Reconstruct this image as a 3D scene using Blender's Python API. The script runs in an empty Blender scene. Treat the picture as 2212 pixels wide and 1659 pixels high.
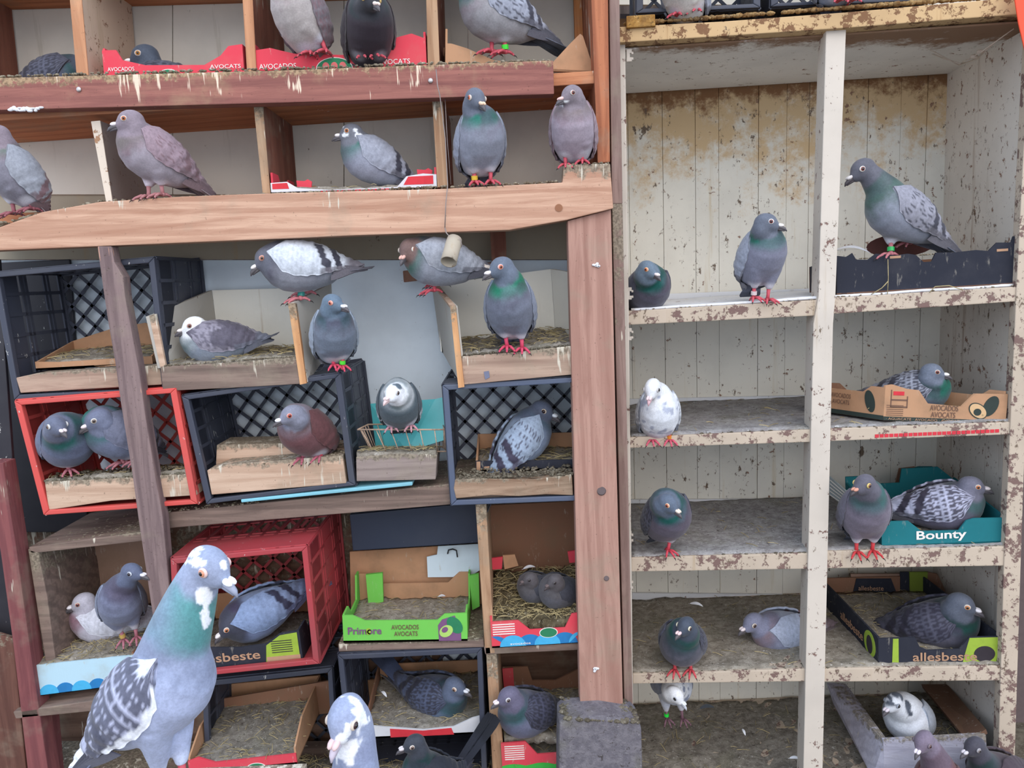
import bpy, bmesh, math, random
import numpy as np
from mathutils import Vector, Matrix, Euler

random.seed(7)
sc = bpy.context.scene
COL = sc.collection
R = math.radians

# ---------------------------------------------------------------- camera, light, exposure
FPX = 1650.0
CAM = Vector((0, 0, 1.5))
ROT = (Euler((R(90 - 7.85), 0, 0)).to_matrix() @ Matrix.Rotation(R(-2.3), 3, 'Z'))
cd = bpy.data.cameras.new('camera'); cam = bpy.data.objects.new('camera', cd); COL.objects.link(cam)
cd.sensor_width = 36; cd.lens = FPX / 2212 * 36; cd.clip_start = 0.02; cd.clip_end = 60
cam.matrix_world = Matrix.Translation(CAM) @ ROT.to_4x4()
sc.camera = cam

w = bpy.data.worlds.new('sky'); sc.world = w; w.use_nodes = True
wn = w.node_tree; wn.nodes.clear()
o_ = wn.nodes.new('ShaderNodeOutputWorld'); b_ = wn.nodes.new('ShaderNodeBackground')
tc = wn.nodes.new('ShaderNodeTexCoord'); sp = wn.nodes.new('ShaderNodeSeparateXYZ'); rp = wn.nodes.new('ShaderNodeValToRGB')
wn.links.new(tc.outputs['Generated'], sp.inputs[0]); wn.links.new(sp.outputs['Z'], rp.inputs[0])
rp.color_ramp.elements[0].position = 0.0; rp.color_ramp.elements[0].color = (0.78, 0.86, 1.0, 1)
rp.color_ramp.elements[1].position = 0.7; rp.color_ramp.elements[1].color = (0.62, 0.78, 1.0, 1)
wn.links.new(rp.outputs[0], b_.inputs[0]); b_.inputs[1].default_value = 1.75
wn.links.new(b_.outputs[0], o_.inputs[0])
sl = bpy.data.lights.new('sun', 'SUN'); sl.energy = 1.7; sl.angle = R(60); sl.color = (1.0, 0.84, 0.68)
so = bpy.data.objects.new('sun', sl); COL.objects.link(so); so.rotation_euler = (R(52), 0, R(14))
sc.view_settings.view_transform = 'Standard'; sc.view_settings.look = 'None'
sc.view_settings.exposure = 0.12; sc.view_settings.gamma = 1.0; sc.view_settings.use_curve_mapping = False

# ---------------------------------------------------------------- pixel rays and the two furniture planes
class Frame:
    def __init__(s, p, ang):
        s.dep = Vector((math.sin(R(ang)), math.cos(R(ang)), 0)); s.right = Vector((math.cos(R(ang)), -math.sin(R(ang)), 0))
        s.k = s.dep.dot(p)
def ray(px, py): return ROT @ Vector(((px - 1106) / FPX, -(py - 829.5) / FPX, -1))
RK = Frame(Vector((0, 1.9, 0)), 0)
def hit(px, py, d=0.0, fr=None):
    fr = fr or RK; r = ray(px, py); t = (fr.k + d - fr.dep.dot(CAM)) / fr.dep.dot(r)
    return CAM + r * t
CB = Frame(hit(1355, 700, 0.08), 7)
def proj(p):
    q = ROT.transposed() @ (Vector(p) - CAM); return (1106 - q.x / q.z * FPX, 829.5 + q.y / q.z * FPX)
UP = Vector((0, 0, 1))

def c(r, g, b):
    f = lambda u: (u / 255 / 12.92) if u / 255 <= 0.04045 else ((u / 255 + 0.055) / 1.055) ** 2.4
    return (f(r), f(g), f(b), 1.0)

# ---------------------------------------------------------------- node materials
class NT:
    def __init__(s, name):
        s.m = bpy.data.materials.new(name); s.m.use_nodes = True; s.t = s.m.node_tree
        s.b = s.t.nodes['Principled BSDF']; s.tc = s.t.nodes.new('ShaderNodeTexCoord')
    def n(s, t, **k):
        x = s.t.nodes.new(t)
        for a, v in k.items(): setattr(x, a, v)
        return x
    def l(s, a, b): s.t.links.new(a, b)
    def mapping(s, scale, src='Object', loc=(0, 0, 0)):
        m = s.n('ShaderNodeMapping'); m.inputs['Scale'].default_value = scale; m.inputs['Location'].default_value = loc
        s.l(s.tc.outputs[src], m.inputs[0]); return m.outputs[0]
    def noise(s, vec, scale, detail=4, rough=0.6, dist=0.0):
        x = s.n('ShaderNodeTexNoise'); s.l(vec, x.inputs['Vector'])
        x.inputs['Scale'].default_value = scale; x.inputs['Detail'].default_value = detail
        x.inputs['Roughness'].default_value = rough; x.inputs['Distortion'].default_value = dist
        return x.outputs[0]
    def step(s, val, lo, hi, smooth=True):
        x = s.n('ShaderNodeMapRange'); x.inputs[1].default_value = lo; x.inputs[2].default_value = hi
        if smooth: x.interpolation_type = 'SMOOTHSTEP'
        s.l(val, x.inputs[0]); return x.outputs[0]
    def math(s, op, a, b):
        x = s.n('ShaderNodeMath', operation=op)
        for i, v in enumerate((a, b)):
            if isinstance(v, (int, float)): x.inputs[i].default_value = v
            else: s.l(v, x.inputs[i])
        return x.outputs[0]
    def mix(s, fac, a, b):
        x = s.n('ShaderNodeMix', data_type='RGBA')
        if isinstance(fac, (int, float)): x.inputs[0].default_value = fac
        else: s.l(fac, x.inputs[0])
        for i, v in ((6, a), (7, b)):
            if isinstance(v, tuple): x.inputs[i].default_value = v
            else: s.l(v, x.inputs[i])
        return x.outputs[2]
    def sep(s, src, ax):
        x = s.n('ShaderNodeSeparateXYZ'); s.l(s.tc.outputs[src], x.inputs[0]); return x.outputs[ax]
    def done(s, col, rough=0.8, bump=None, bs=0.3, bd=0.004, spec=0.2, metal=0.0):
        if isinstance(col, tuple): s.b.inputs['Base Color'].default_value = col
        else: s.l(col, s.b.inputs['Base Color'])
        s.b.inputs['Roughness'].default_value = rough; s.b.inputs['Specular IOR Level'].default_value = spec
        s.b.inputs['Metallic'].default_value = metal
        if bump is not None:
            x = s.n('ShaderNodeBump'); x.inputs['Strength'].default_value = bs; x.inputs['Distance'].default_value = bd
            s.l(bump, x.inputs['Height']); s.l(x.outputs[0], s.b.inputs['Normal'])
        return s.m

def wood(name, base, dark, axis='X', drip=0.5, crust=0.5, fleck=0.3, dripcol=(206, 198, 182), crustcol=(150, 140, 122), grain=1.0):
    t = NT(name)
    sx = {'X': (1.2, 14, 14), 'Z': (14, 14, 1.2), 'Y': (14, 1.2, 14)}[axis]
    v = t.mapping(sx)
    g = t.noise(v, 3.0, 8, 0.65, 1.2)
    wv = t.n('ShaderNodeTexWave', wave_type='BANDS', bands_direction='DIAGONAL'); t.l(t.mapping({'X': (.35, 6, 9), 'Z': (9, 6, .35), 'Y': (9, .35, 9)}[axis]), wv.inputs[0])
    wv.inputs['Scale'].default_value = 1.6; wv.inputs['Distortion'].default_value = 7; wv.inputs['Detail'].default_value = 3; wv.inputs['Detail Scale'].default_value = 1.2
    col = t.mix(t.math('MULTIPLY', t.step(g, 0.35, 0.72), 0.75 * grain), c(*base), c(*dark))
    col = t.mix(t.math('MULTIPLY', t.step(wv.outputs[0], 0.45, 0.95), 0.5 * grain), col, c(*dark))
    big = t.noise(t.mapping((1, 1, 1)), 9, 4, 0.6)
    col = t.mix(t.math('MULTIPLY', t.step(big, 0.5, 0.7), 0.35), col, c(*crustcol))
    gz = t.sep('Generated', 2)
    if crust:
        k = t.noise(t.mapping((1, 1, 1)), 55, 6, 0.7); e = t.math('ADD', k, t.math('MULTIPLY', t.math('SUBTRACT', gz, 0.78), 1.1))
        col = t.mix(t.math('MULTIPLY', t.step(e, 0.56 - 0.12 * crust, 0.70 - 0.12 * crust), 0.85), col, t.mix(t.step(t.noise(t.mapping((1, 1, 1)), 140, 3), .4, .6), c(*crustcol), c(*[int(q * .72) for q in crustcol])))
    if drip:
        k = t.noise(t.mapping((70, 70, 6.5)), 1.0, 3, 0.7); m = t.noise(t.mapping((1, 1, 1)), 11, 2)
        e = t.math('ADD', k, t.math('MULTIPLY', t.math('SUBTRACT', m, 0.5), 0.7)); e = t.math('ADD', e, t.math('MULTIPLY', t.math('SUBTRACT', gz, 0.55), 0.22))
        col = t.mix(t.step(e, 0.74 - 0.10 * drip, 0.80 - 0.08 * drip), col, c(*dripcol))
    if fleck:
        k = t.noise(t.mapping((1, 1, 1)), 120, 4, 0.8)
        col = t.mix(t.math('MULTIPLY', t.step(k, 0.66 - .06 * fleck, 0.70 - .04 * fleck), .6), col, c(70, 58, 48))
    return t.done(col, 0.85, t.noise(v, 6, 8, 0.7), 0.5, 0.003)

def paint(name, base, under=(116, 82, 68), peel=0.5, speck=0.5, streak=0.3, streakcol=(170, 148, 118), stain=None, stain2=None):
    """old cream paint: peeled patches, vertical stains, specks"""
    t = NT(name); O = t.mapping((1, 1, 1))
    col = c(*base)
    n0 = t.noise(O, 5, 5, 0.6); col = t.mix(t.math('MULTIPLY', t.step(n0, .4, .7), .35), col, c(*[int(q * .86) for q in base]))
    if streak:
        k = t.noise(t.mapping((22, 22, 1.4)), 1.2, 5, 0.7)
        col = t.mix(t.math('MULTIPLY', t.step(k, 0.60 - .1 * streak, 0.74), min(1, .55 + .3 * streak)), col, c(*streakcol))
    for st in (stain, stain2):
        if st:
            ax, lo, hi, sc_, stc = st   # coordinate axis, where the stain starts and is full
            z = t.step(t.sep('Object', ax), lo, hi, False)
            e = t.math('ADD', t.math('MULTIPLY', t.noise(O, sc_, 9, 0.75), 1.0), t.math('MULTIPLY', z, 0.42))
            col = t.mix(t.step(e, 0.66, 0.86), col, c(*stc))
    if speck:
        k = t.noise(t.mapping((1.0, 1.0, 0.6)), 48, 6, 0.72); m = t.noise(O, 7, 2)
        e = t.math('ADD', k, t.math('MULTIPLY', t.math('SUBTRACT', m, .5), .25))
        col = t.mix(t.step(e, 0.68 - .10 * speck, 0.73 - .08 * speck), col, c(112, 96, 82))
    bump = n0
    if peel:
        k = t.noise(O, 34, 9, 0.74); pm = t.step(k, 0.63 - .16 * peel, 0.65 - .16 * peel)
        col = t.mix(pm, col, c(*under)); bump = t.math('SUBTRACT', n0, pm)
    return t.done(col, 0.75, bump, 0.5, 0.002)

def plastic(name, base, dust=0.4, rough=0.5):
    t = NT(name); O = t.mapping((1, 1, 1))
    col = t.mix(t.math('MULTIPLY', t.step(t.noise(O, 6, 4), .4, .7), dust), c(*base), c(*[int(q * .45 + 95 * .55) for q in base]))
    k = t.noise(t.mapping((1, 1, .45)), 60, 4, 0.7); col = t.mix(t.step(k, 0.69 - .04 * dust, 0.72 - .04 * dust), col, c(190, 190, 185))
    return t.done(col, rough, t.noise(O, 40), 0.15, 0.002, 0.4)

def card(name, base, dirt=0.4, stains=(120, 100, 80), mottled=0.5):
    t = NT(name); O = t.mapping((1, 1, 1))
    col = t.mix(t.math('MULTIPLY', t.step(t.noise(O, 14, 5), .45, .75), dirt), c(*base), c(*stains))
    col = t.mix(t.math('MULTIPLY', t.step(t.noise(t.mapping((1, 1, .3)), 70, 4, .7), .60, .72), mottled), col, c(185, 178, 165))
    return t.done(col, 0.85, t.noise(t.mapping((260, 1, 1)), 1.0, 1), 0.12, 0.001)

def litter_mat(name, a=(128, 122, 108), b=(92, 84, 72), hi=(196, 192, 182)):
    t = NT(name); O = t.mapping((1, 1, 1))
    n1 = t.noise(O, 42, 8, .75); col = t.mix(t.step(n1, .38, .62), c(*b), c(*a))
    col = t.mix(t.math('MULTIPLY', t.step(t.noise(O, 9, 3), .5, .7), .45), col, c(128, 126, 108))
    col = t.mix(t.step(t.noise(O, 95, 4, .7), .62, .68), col, c(*hi))
    col = t.mix(t.math('MULTIPLY', t.step(t.noise(O, 75, 4, .7, 1.0), .60, .66), .7), col, c(66, 58, 50))
    return t.done(col, 0.95, n1, 0.9, 0.01, .1)

def plain(name, base, rough=0.6, spec=0.3, metal=0.0, var=0.15):
    t = NT(name); O = t.mapping((1, 1, 1))
    col = t.mix(t.math('MULTIPLY', t.step(t.noise(O, 60, 3), .4, .7), var), c(*base), c(*[int(q * .6) for q in base]))
    return t.done(col, rough, None, spec=spec, metal=metal)

def feather_mat(name='feathers'):
    t = NT(name); a = t.n('ShaderNodeVertexColor', layer_name='Col'); O = t.mapping((1, 1, 1))
    v = t.n('ShaderNodeTexVoronoi'); v.inputs['Scale'].default_value = 190; t.l(O, v.inputs['Vector'])
    n1 = t.noise(O, 240, 3, .7)
    dk = t.n('ShaderNodeMix', data_type='RGBA', blend_type='MULTIPLY'); dk.inputs[0].default_value = 1
    t.l(a.outputs[0], dk.inputs[6]); t.l(t.mix(t.step(n1, .3, .7), (.88, .88, .88, 1), (1.08, 1.08, 1.08, 1)), dk.inputs[7])
    m = t.done(dk.outputs[2], 0.62, n1, 0.16, 0.0012, .25)
    t.l(t.math('MULTIPLY', a.outputs[1], 0.55), t.b.inputs['Metallic'])
    t.b.inputs['Sheen Weight'].default_value = 0.15
    return m

_mc = {}
def M(key, fn=None, *a, **k):
    if key not in _mc: _mc[key] = fn(key, *a, **k)
    return _mc[key]

# ---------------------------------------------------------------- mesh builder and scene tree
ORG = {}
class MB:
    def __init__(s): s.v = []; s.f = []
    def add(s, vs, fs):
        k = len(s.v); s.v += [Vector(v) for v in vs]; s.f += [tuple(i + k for i in f) for f in fs]; return s
    def prism(s, poly, vec):
        n = len(poly); a = [Vector(p) for p in poly]; vec = Vector(vec)
        b = [p + (vec if not isinstance(vec, list) else 0) for p in a]
        s.add(a + b, [tuple(range(n))[::-1], tuple(range(n, 2 * n))] + [(i, (i + 1) % n, n + (i + 1) % n, n + i) for i in range(n)]); return s
    def hexa(s, a, b):
        """two quads, corner to corner"""
        s.add(list(a) + list(b), [(3, 2, 1, 0), (4, 5, 6, 7), (0, 1, 5, 4), (1, 2, 6, 5), (2, 3, 7, 6), (3, 0, 4, 7)]); return s
    def bar(s, p, q, w, t, nrm):
        p = Vector(p); q = Vector(q); d = (q - p).normalized(); n = Vector(nrm); n = (n - d * n.dot(d)).normalized(); x = d.cross(n) * (w / 2); n = n * (t / 2)
        s.hexa([p - x - n, p + x - n, p + x + n, p - x + n], [q - x - n, q + x - n, q + x + n, q - x + n]); return s
    def tube(s, pts, rad, n=8):
        pts = [Vector(p) for p in pts]; m = len(pts)
        if isinstance(rad, (int, float)): rad = [rad] * m
        k = len(s.v); ref = None
        for i, p in enumerate(pts):
            d = (pts[min(i + 1, m - 1)] - pts[max(i - 1, 0)]).normalized()
            if ref is None: ref = d.orthogonal().normalized()
            ref = (ref - d * ref.dot(d)).normalized(); y = d.cross(ref)
            for j in range(n):
                a = 2 * math.pi * j / n; s.v.append(p + (ref * math.cos(a) + y * math.sin(a)) * rad[i])
        for i in range(m - 1):
            for j in range(n): s.f.append((k + i * n + j, k + i * n + (j + 1) % n, k + (i + 1) * n + (j + 1) % n, k + (i + 1) * n + j))
        s.f.append(tuple(k + j for j in range(n))[::-1]); s.f.append(tuple(k + (m - 1) * n + j for j in range(n))); return s
    def ell(s, cc, ax, n=12, m=8):
        cc = Vector(cc); k = len(s.v); X, Y, Z = [Vector(a) for a in ax]
        s.v.append(cc + Z)
        for i in range(1, m):
            t = math.pi * i / m
            for j in range(n):
                a = 2 * math.pi * j / n; s.v.append(cc + Z * math.cos(t) + (X * math.cos(a) + Y * math.sin(a)) * math.sin(t))
        s.v.append(cc - Z); e = len(s.v) - 1
        for j in range(n): s.f.append((k, k + 1 + j, k + 1 + (j + 1) % n)); s.f.append((e, k + 1 + (m - 2) * n + (j + 1) % n, k + 1 + (m - 2) * n + j))
        for i in range(m - 2):
            for j in range(n):
                a = k + 1 + i * n + j; b = k + 1 + i * n + (j + 1) % n; s.f.append((a, a + n, b + n, b))
        return s
    def lump(s, p, r, flat=.6):
        a = random.random() * 6.28; X = Vector((math.cos(a), math.sin(a), random.uniform(-.3, .3))) * r * random.uniform(.7, 1.3); Y = Vector((-math.sin(a), math.cos(a), 0)) * r * random.uniform(.6, 1.2)
        s.ell(p, (X, Y, UP * r * flat), 5, 4); return s
    def build(s, name, mat, parent=None, smooth=False, bevel=0.0, label=None, stuff=False, origin=None, fix=True):
        if parent is not None: O = ORG[parent.name]
        elif origin is not None: O = Vector(origin)
        else:
            xs = [v.x for v in s.v]; ys = [v.y for v in s.v]; zs = [v.z for v in s.v]
            O = Vector(((min(xs) + max(xs)) / 2, (min(ys) + max(ys)) / 2, min(zs)))
        me = bpy.data.meshes.new(name); me.from_pydata([tuple(v - O) for v in s.v], [], s.f); me.update()
        if fix or bevel:
            bm = bmesh.new(); bm.from_mesh(me)
            if bevel:
                es = [e for e in bm.edges if len(e.link_faces) == 2 and e.calc_face_angle(0) > 0.5]
                try: bmesh.ops.bevel(bm, geom=es, offset=bevel, segments=2, profile=.6, affect='EDGES', clamp_overlap=True)
                except Exception: pass
            bmesh.ops.recalc_face_normals(bm, faces=bm.faces); bm.to_mesh(me); bm.free()
        if mat: me.materials.append(mat)
        if smooth: me.polygons.foreach_set('use_smooth', [True] * len(me.polygons))
        o = bpy.data.objects.new(name, me); COL.objects.link(o)
        if parent is not None: o.parent = parent
        else: o.location = O
        ORG[o.name] = O
        if label: o['label'] = label
        if stuff: o['kind'] = 'stuff'
        return o

def tag(o, label, cat, group=None, kind=None):
    o['label'] = label; o['category'] = cat
    if group: o['group'] = group
    if kind: o['kind'] = kind
    return o
def struct(o): o['kind'] = 'structure'; return o
def thing(name, loc, label, cat, group=None):
    o = bpy.data.objects.new(name, None); o.empty_display_size = .05; COL.objects.link(o); o.location = loc; ORG[o.name] = Vector(loc)
    return tag(o, label, cat, group)
def mesh_copy(src, name, parent=None, loc=None):
    o = src.copy(); o.name = name; COL.objects.link(o)
    if parent: o.parent = parent
    if loc is not None: o.location = loc
    return o

def board(name, px, mat, d=0.0, depth=.02, fr=None, parent=None, bevel=.0025, label=None, stuff=False):
    """a plank whose front face has these pixel corners; it runs back along the furniture's depth"""
    fr = fr or RK
    pts = [hit(p[0], p[1], p[2] if len(p) > 2 else d, fr) for p in px]
    return MB().prism(pts, fr.dep * depth).build(name, mat, parent, bevel=bevel, label=label, stuff=stuff)
def panel(name, pts, th, mat, parent=None, bevel=0.0, label=None):
    """flat panel through world points, thickness along its normal (away from the camera)"""
    pts = [Vector(p) for p in pts]; n = Vector((0, 0, 0))
    for i in range(len(pts)): n += (pts[i] - pts[0]).cross(pts[(i + 1) % len(pts)] - pts[0])
    n.normalize()
    if n.dot(pts[0] - CAM) < 0: n = -n
    return MB().prism(pts, n * th).build(name, mat, parent, bevel=bevel, label=label)

def litter(name, quad, mat, parent=None, amp=.008, nx=34, ny=16, skirt=.0, seed=0, mound=0.0, straws=0, smat=None, label=None):
    """bumpy bedding over a quad (front-left, front-right, back-right, back-left)"""
    rnd = random.Random(seed); a, b, cc, d = [Vector(q) for q in quad]; mb = MB()
    g = np.random.RandomState(seed + 1).rand(ny + 1, nx + 1); g2 = np.random.RandomState(seed + 2).rand(ny // 4 + 3, nx // 4 + 3)
    for j in range(ny + 1):
        for i in range(nx + 1):
            u = i / nx; v = j / ny; p = (a * (1 - u) + b * u) * (1 - v) + (d * (1 - u) + cc * u) * v
            x = u * nx / 4; y = v * ny / 4; xi, yi = int(x), int(y); fx, fy = x - xi, y - yi
            lo = (g2[yi, xi] * (1 - fx) + g2[yi, xi + 1] * fx) * (1 - fy) + (g2[yi + 1, xi] * (1 - fx) + g2[yi + 1, xi + 1] * fx) * fy
            h = amp * (g[j, i] * .8 + lo * 1.2) + mound * math.sin(math.pi * u) * math.sin(math.pi * v)
            mb.v.append(p + UP * h + Vector((rnd.uniform(-1, 1), rnd.uniform(-1, 1), 0)) * amp * .3)
    for j in range(ny):
        for i in range(nx):
            k = j * (nx + 1) + i; mb.f.append((k, k + 1, k + nx + 2, k + nx + 1))
    n0 = len(mb.v)
    per = [i for i in range(nx + 1)] + [j * (nx + 1) + nx for j in range(1, ny + 1)] + [ny * (nx + 1) + i for i in range(nx - 1, -1, -1)] + [j * (nx + 1) for j in range(ny - 1, 0, -1)]
    for i in per: mb.v.append(mb.v[i] - UP * (amp * 2 + .003 + skirt))
    m = len(per)
    for i in range(m): mb.f.append((per[i], n0 + i, n0 + (i + 1) % m, per[(i + 1) % m]))
    mb.f.append(tuple(n0 + i for i in range(m)))
    o = mb.build(name, mat, parent, smooth=True, stuff=True, label=label)
    if straws:
        sb = MB()
        for i in range(straws):
            u, v = rnd.random(), rnd.random(); p = (a * (1 - u) + b * u) * (1 - v) + (d * (1 - u) + cc * u) * v + UP * (amp * 1.5 + mound * math.sin(math.pi * u) * math.sin(math.pi * v))
            an = rnd.random() * 6.28; L = rnd.uniform(.012, .045); q = Vector((math.cos(an), math.sin(an), rnd.uniform(-.15, .3))) * L
            sb.tube([p - q / 2, p + Vector((0, 0, .002)), p + q / 2], rnd.uniform(.0005, .0011), 3)
        s_ = sb.build('straw', smat or M('straw'), parent if parent else None, stuff=True, fix=False)
        if parent is None: s_.parent = o; s_.location = (0, 0, 0); s_.data.transform(Matrix.Translation(ORG[s_.name] - ORG[o.name])); ORG[s_.name] = ORG[o.name]
    return o

def crust(parent, a, b, w, r=.006, n=60, mat=None, seed=0, name='dirt_crust'):
    """caked droppings and grit along an edge"""
    st = random.getstate(); random.seed(seed * 31 + 5); mb = MB(); a = Vector(a); b = Vector(b); w = Vector(w)
    for i in range(n):
        u = random.random(); v = random.random() ** 1.6; mb.lump(a.lerp(b, u) + w * v, r * random.uniform(.35, 1.0), .55)
    random.setstate(st)
    return mb.build(name, mat or M('crust'), parent, smooth=True, stuff=True, fix=False)

def text(body, origin, xd, yd, width, mat, parent, height=None, bold=0.0, name='lettering', lift=.0012, align='L'):
    cu = bpy.data.curves.new('t', 'FONT'); cu.body = body; cu.size = 1; cu.resolution_u = 3; cu.offset = bold; cu.extrude = .004; cu.space_line = .9
    o = bpy.data.objects.new('t', cu); COL.objects.link(o); dg = bpy.context.evaluated_depsgraph_get()
    me = bpy.data.meshes.new_from_object(o.evaluated_get(dg)); bpy.data.objects.remove(o)
    n = len(me.vertices); co = np.empty(n * 3, 'f'); me.vertices.foreach_get('co', co); co = co.reshape(-1, 3)
    mn = co.min(0); mx = co.max(0); sx = width / (mx[0] - mn[0]); sy = (height / (mx[1] - mn[1])) if height else sx
    xd = Vector(xd).normalized(); yd = Vector(yd).normalized(); nz = xd.cross(yd).normalized(); O = ORG[parent.name]; origin = Vector(origin)
    co2 = [tuple(origin - O + xd * ((v[0] - mn[0]) * sx) + yd * ((v[1] - mn[1]) * sy) + nz * (lift + (v[2] - mn[2]) * .05)) for v in co.tolist()]
    me2 = bpy.data.meshes.new(name); me2.from_pydata(co2, [], [tuple(p.vertices) for p in me.polygons]); me2.materials.append(mat)
    r = bpy.data.objects.new(name, me2); COL.objects.link(r); r.parent = parent; ORG[r.name] = O
    return r
# ---------------------------------------------------------------- crates and cardboard trays
def crate(name, q, mat, label, d=0.0, depth=.27, fr=None, rim=.012, lattice=True, side_r=True, side_l=True, group=None, step=.041, backmat=None, solid_l=True):
    """milk crate lying on its side, opening to the front; q = pixel corners TL TR BR BL of the front"""
    fr = fr or RK
    A = [hit(p[0], p[1], d, fr) for p in q]; D = fr.dep * depth; B = [p + D for p in A]
    base = (A[2] + A[3]) / 2 + D / 2
    T = thing(name, base, label, 'crate', group)
    cen = sum(A, Vector()) / 4
    # rim: four rounded lips round the mouth
    mb = MB()
    for i in range(4):
        p, r = A[i], A[(i + 1) % 4]; mid = (p + r) / 2; n = (mid - cen).normalized(); e = (r - p).normalized()
        o1 = p + (p - cen) * (rim * .15 / (p - cen).length); o2 = r + (r - cen) * (rim * .15 / (r - cen).length); i1 = p - (p - cen) * (rim * 1.5 / (p - cen).length); i2 = r - (r - cen) * (rim * 1.5 / (r - cen).length); f_ = fr.dep * rim * .7
        mb.hexa([o1 - f_, o2 - f_, i2 - f_, i1 - f_], [o1 + f_, o2 + f_, i2 + f_, i1 + f_])
    mb.build('rim', mat, T, bevel=.0025)
    def grid(a, b, c2, d2, nm, th=.004, nu=7, nv=3, solid=.0, slots=True):
        """slotted wall: a-b front edge, d2-c2 back edge"""
        mb = MB(); n = (b - a).cross(d2 - a).normalized()
        for v in [0.03, .36, .42, .72, .78, .97]: mb.bar(a.lerp(d2, v), b.lerp(c2, v), .010, th, n)
        for i in range(nu + 1): u = i / nu; mb.bar(a.lerp(b, u), d2.lerp(c2, u), .009, th, n)
        # closed bands at the front and back
        mb.hexa([a, b, b.lerp(c2, .30), a.lerp(d2, .30)], [p + n * th for p in (a, b, b.lerp(c2, .30), a.lerp(d2, .30))])
        if solid: mb.hexa([a, b, c2, d2], [p + n * .0015 for p in (a, b, c2, d2)])
        return mb.build(nm, mat, T)
    grid(A[0], A[1], B[1], B[0], 'upper_wall', nu=9)
    grid(A[3], A[2], B[2], B[3], 'lower_wall', nu=9, solid=1)
    if side_l: grid(A[3], A[0], B[0], B[3], 'side_wall', nu=6, solid=solid_l)
    if side_r: grid(A[2], A[1], B[1], B[2], 'side_wall', nu=6, solid=1)
    mb = MB(); W = (B[1] - B[0]).length; H = (B[0] - B[3]).length
    def bp(x, y): u = x / W; v = y / H; return (B[3].lerp(B[2], u)).lerp(B[0].lerp(B[1], u), v)
    k = -H
    while k < W:
        x0, y0 = (k, 0) if k >= 0 else (0, -k); x1, y1 = (k + H, H) if k + H <= W else (W, W - k)
        if x1 - x0 > .01:
            mb.bar(bp(x0, y0), bp(x1, y1), .0085, .004, fr.dep)
            mb.bar(bp(W - x0, y0), bp(W - x1, y1), .0085, .004, fr.dep)
        k += step * 1.414
    for p, r in ((0, 1), (1, 2), (2, 3), (3, 0)): mb.bar(B[p], B[r], .016, .006, fr.dep)
    mb.build('back_lattice', backmat or mat, T)
    return T, A, B

def tray(name, fl, fr_, label, d=0.0, depth=.2, H=.08, front=None, back=None, side=None, frame=None, mats=None, th=.005, rot=0.0, cat='cardboard tray', fill=None, group=None, d2=None, z_up=None, seed=1, straws=60, fillh=.35):
    """cardboard tray; front/back/side are outlines [(u,h)...] of the upper edge, h in units of H"""
    frame = frame or RK; a = hit(fl[0], fl[1], d, frame); b = hit(fr_[0], fr_[1], d if d2 is None else d2, frame)
    X = (b - a); W = X.length; X.normalize()
    D = (Matrix.Rotation(R(rot), 3, 'Z') @ frame.dep)
    D = (D - X * D.dot(X) * (0 if rot else 1)).normalized() * depth; U = X.cross(D).normalized()
    if U.z < 0: U = -U
    T = thing(name, (a + b) / 2 + D / 2, label, cat, group)
    front = front or [(0, 1), (.12, 1), (.2, .55), (.8, .55), (.88, 1), (1, 1)]; back = back or front; side = side or [(0, 1), (.25, 1), (.32, .7), (.68, .7), (.75, 1), (1, 1)]
    mf, ms, mi = mats
    def wall(o, xv, prof, nm, mat, inward):
        L = xv.length; xn = xv.normalized(); poly = [o] + [o + xn * L * u + U * H * h for u, h in prof] + [o + xn * L]
        return MB().prism(poly, inward * th).build(nm, mat, T)
    Dn = D.normalized()
    F = wall(a, X * W, front, 'front_panel', mf, Dn)
    wall(a + D, X * W, back, 'back_panel', mi, -Dn)
    wall(a + Dn * th, D - Dn * 2 * th, side, 'side_panel', ms, X)
    wall(b + Dn * th, D - Dn * 2 * th, side, 'side_panel', ms, -X)
    MB().hexa([a, b, b + D, a + D], [p + U * th for p in (a, b, b + D, a + D)]).build('tray_floor', mi, T)
    if fill:
        q = [a + U * (th + H * fillh * .3) + Dn * (th * 1.4) + X * th, b + U * (th + H * fillh * .3) + Dn * (th * 1.4) - X * th, b + D * .97 + U * H * fillh - X * th, a + D * .97 + U * H * fillh + X * th]
        litter('bedding', q, fill, T, amp=.006, seed=seed, straws=straws, skirt=.0)
    return T, F, a, b, X, U, Dn, W

def patch(parent, pts, mat, nm='printed_patch', lift=.0009):
    """flat print lying just proud of a panel"""
    n = (Vector(pts[1]) - Vector(pts[0])).cross(Vector(pts[2]) - Vector(pts[0])).normalized()
    if n.dot(Vector(pts[0]) - CAM) > 0: n = -n
    return MB().prism([Vector(p) + n * lift for p in pts], -n * lift * .9).build(nm, mat, parent)
def disc(parent, cc, xd, yd, rx, ry, mat, nm='printed_oval', lift=.0012, n=24):
    pts = [Vector(cc) + Vector(xd) * rx * math.cos(2 * math.pi * i / n) + Vector(yd) * ry * math.sin(2 * math.pi * i / n) for i in range(n)]
    return patch(parent, pts, mat, nm, lift)

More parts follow.
